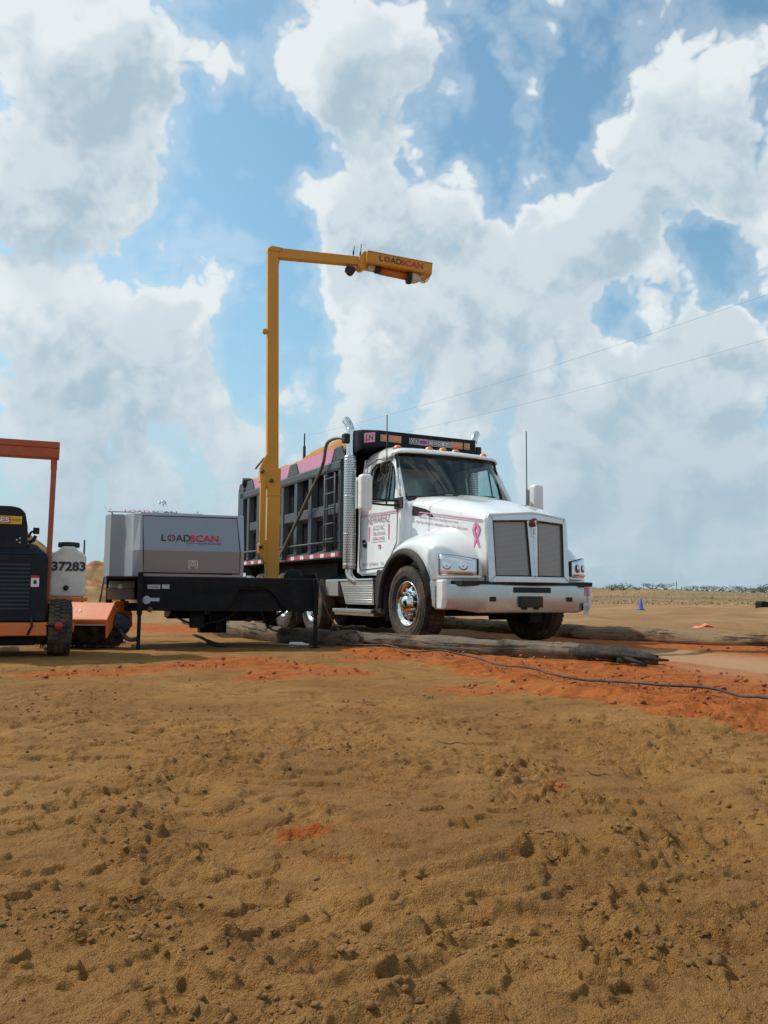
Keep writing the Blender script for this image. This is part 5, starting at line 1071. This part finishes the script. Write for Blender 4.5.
# ------------------------------------------------------------------ loose clods (uncountable crumbs)
ico=bmesh.new(); bmesh.ops.create_icosphere(ico,subdivisions=2,radius=1); iv=np.array([v.co[:] for v in ico.verts]); ifc=np.array([[v.index for v in f.verts] for f in ico.faces]); ico.free()
def clods(n,ymin,ymax,smin,smax,m,name,label,redonly=False,seed=1):
    rg=np.random.default_rng(seed); y=ymin*(ymax/ymin)**rg.random(n*4); x=(rg.random(n*4)*2-1)*.56*y
    rd,pl_,ln_,g_=masks(x,y); cl=churn(x,y); pk=pn(x*3.1,y*3.1)+.3
    w=((rd>.5)*(pl_<.2)*(ln_<.5) if redonly else (rd<.35)*(cl*1.0+.08))*np.clip(pk,.05,1)
    k=rg.random(n*4)<w; x=x[k][:n];y=y[k][:n]; z=H(x,y); n=len(x)
    s=smin*(smax/smin)**(rg.random(n)**2.6); 
    sc3=s[:,None]*(.65+.6*rg.random((n,3))); sc3[:,2]*=.75
    V=[];base=iv
    th=rg.random(n)*6.283; cth,sth=np.cos(th),np.sin(th)
    ph=rg.random((n,3))*10
    v=base[None]*(1+.30*np.sin(base[None]@np.array([[2.3,1.1,.4],[.3,2.9,1.3],[1.7,.2,2.1]])*1.5+ph[:,None,:]).mean(2,keepdims=True)+.42*rg.random((n,len(base),1)))
    v=v*sc3[:,None,:]; vx=v[...,0]*cth[:,None]-v[...,1]*sth[:,None]; vy=v[...,0]*sth[:,None]+v[...,1]*cth[:,None]
    P=np.stack([vx+x[:,None],vy+y[:,None],v[...,2]+(z+s*.12)[:,None]],2).reshape(-1,3)
    F=(ifc[None]+(np.arange(n)*len(base))[:,None,None]).reshape(-1,3)
    me=bpy.data.meshes.new(name); me.vertices.add(len(P)); me.vertices.foreach_set('co',P.astype(np.float32).ravel()); me.loops.add(F.size); me.loops.foreach_set('vertex_index',F.astype(np.int32).ravel()); me.polygons.add(len(F)); me.polygons.foreach_set('loop_start',np.arange(len(F),dtype=np.int32)*3); me.polygons.foreach_set('loop_total',np.full(len(F),3,dtype=np.int32)); me.update(calc_edges=True); me.materials.append(m); o=bpy.data.objects.new(name,me); col.objects.link(o); tag(o,label,'soil',kind='stuff')
TANC=mat('tan_clod',(.32,.155,.044),.95,var=.25,vscale=4,bump=.8,bscale=120,c2=(.22,.11,.034),c2s=2)
REDC=mat('red_clod',(.33,.10,.03),.95,var=.2,vscale=4,bump=.8,bscale=70)
clods(12000,1.1,9,.0015,.0085,TANC,'sand_clods','loose tan clods and crumbs scattered over the sand',seed=3)
clods(4000,3.0,11,.003,.018,REDC,'clay_clods','loose red clay clods along the lane edge',True,seed=5)
# ------------------------------------------------------------------ far scrub
def bush(x,y,w_,h_,seed,label,sub=260):
    r_=random.Random(seed); z=HZ(x,y); e=empty('bush',(x,y,z),0,label,'bush','bushes on the skyline')
    b=MB(); 
    cl=[(r_.uniform(-.7,.7)*w_/2,r_.uniform(-.3,.3)*w_,r_.uniform(.3,.72)*h_,r_.uniform(.22,.42)) for _ in range(9)]
    for k in range(sub):
        cx,cy_,cz,cr_=r_.choice(cl); d=Vector((r_.gauss(0,1),r_.gauss(0,1),r_.gauss(0,1))).normalized()*r_.random()**.4
        p=Vector((cx+d.x*cr_*w_*.6,cy_+d.y*cr_*w_*.6,max(.05,cz+d.z*cr_*h_*.9))); a=Vector((r_.gauss(0,1),r_.gauss(0,1),r_.gauss(0,.6))).normalized(); c_=a.orthogonal().normalized(); s=h_*r_.uniform(.05,.11)
        b.add([p-a*s,p+c_*s*.6,p+a*s,p-c_*s*.6],[(0,1,2,3)])
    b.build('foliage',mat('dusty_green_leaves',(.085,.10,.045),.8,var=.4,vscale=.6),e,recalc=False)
    b=MB(); 
    for k in range(4): b.tube([(r_.uniform(-.1,.1)*w_,0,-.1),(r_.uniform(-.4,.4)*w_,r_.uniform(-.2,.2),h_*.6)],[.08,.03],5)
    b.build('stem',mat('bush_bark',(.08,.06,.045),.9),e)
bs=[(612,3.0,2.2,'low dark bush just right of the truck bumper on the skyline',122),(622,4.6,2.9,'dark rounded bush above the blue cone on the skyline',126),(636,3,1.2,'tiny bush right of the rounded bush on the skyline',128),
 (652,6,2.6,'wide green bush left of the middle of the open skyline',150),(664,5,2.9,'green bush touching the wide bush on the skyline',152),(690,5,2.2,'pale low bush near the thin post on the skyline',160),
 (702,6,3.2,'rounded green bush in the middle of the scrub row',160),(714,6,3.4,'second rounded bush of the scrub row',165),(728,7,3.4,'broad bush right of the middle of the scrub row',165),(741,6,4.2,'taller pale bush of the scrub row',175),(752,4,3.6,'bush beside the darkest tree at right',170),(759,5.5,4.8,'darkest round tree near the right edge of the skyline',160),(768,5,3.4,'bush cut by the right edge of the picture',160)]
for i,(px,w_,h_,lab,D) in enumerate(bs):
    x=D*(px-384)/839.9; bush(x,D,w_*.9,h_*.42,100+i,lab)
b=MB().tube([(160*(676-384)/839.9,160,0),(160*(676-384)/839.9,160,3.6)],.06,6); tag(b.build('field_post',FR),'very thin post standing among bushes on the skyline','post')
# continuous far scrub and dry grass tufts
rg=random.Random(4); b=MB()
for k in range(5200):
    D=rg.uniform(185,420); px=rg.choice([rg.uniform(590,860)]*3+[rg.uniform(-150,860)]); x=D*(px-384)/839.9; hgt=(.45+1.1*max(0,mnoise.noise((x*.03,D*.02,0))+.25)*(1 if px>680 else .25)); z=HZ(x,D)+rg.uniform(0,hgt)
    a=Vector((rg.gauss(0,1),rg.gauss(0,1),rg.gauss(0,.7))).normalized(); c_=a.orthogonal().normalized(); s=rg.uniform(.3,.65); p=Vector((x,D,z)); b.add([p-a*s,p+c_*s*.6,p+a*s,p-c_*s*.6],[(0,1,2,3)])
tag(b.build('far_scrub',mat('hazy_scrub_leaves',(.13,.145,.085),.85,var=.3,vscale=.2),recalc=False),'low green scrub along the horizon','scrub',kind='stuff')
b=MB()
for k in range(7000):
    D=45*(200/45)**rg.random(); x=D*rg.uniform(.16,.62) if rg.random()<.75 else D*rg.uniform(-.6,.6)
    if D<60+25*mnoise.noise((x*.03,D*.03,5)) : continue
    z=HZ(x,D)-.02; s=rg.uniform(.05,.17); a=rg.uniform(0,3.14); d=Vector((math.cos(a),math.sin(a),0))*s*.5; t0=Vector((rg.uniform(-.1,.1),rg.uniform(-.1,.1),s*rg.uniform(.5,1)))
    p=Vector((x,D,z)); b.add([p-d,p+d,p+d*.6+t0,p-d*.6+t0],[(0,1,2,3)])
tag(b.build('dry_grass',mat('dry_grass_blades',(.30,.23,.11),.9,var=.3,vscale=.3),recalc=False),'dry grass tufts covering the far field','grass',kind='stuff')
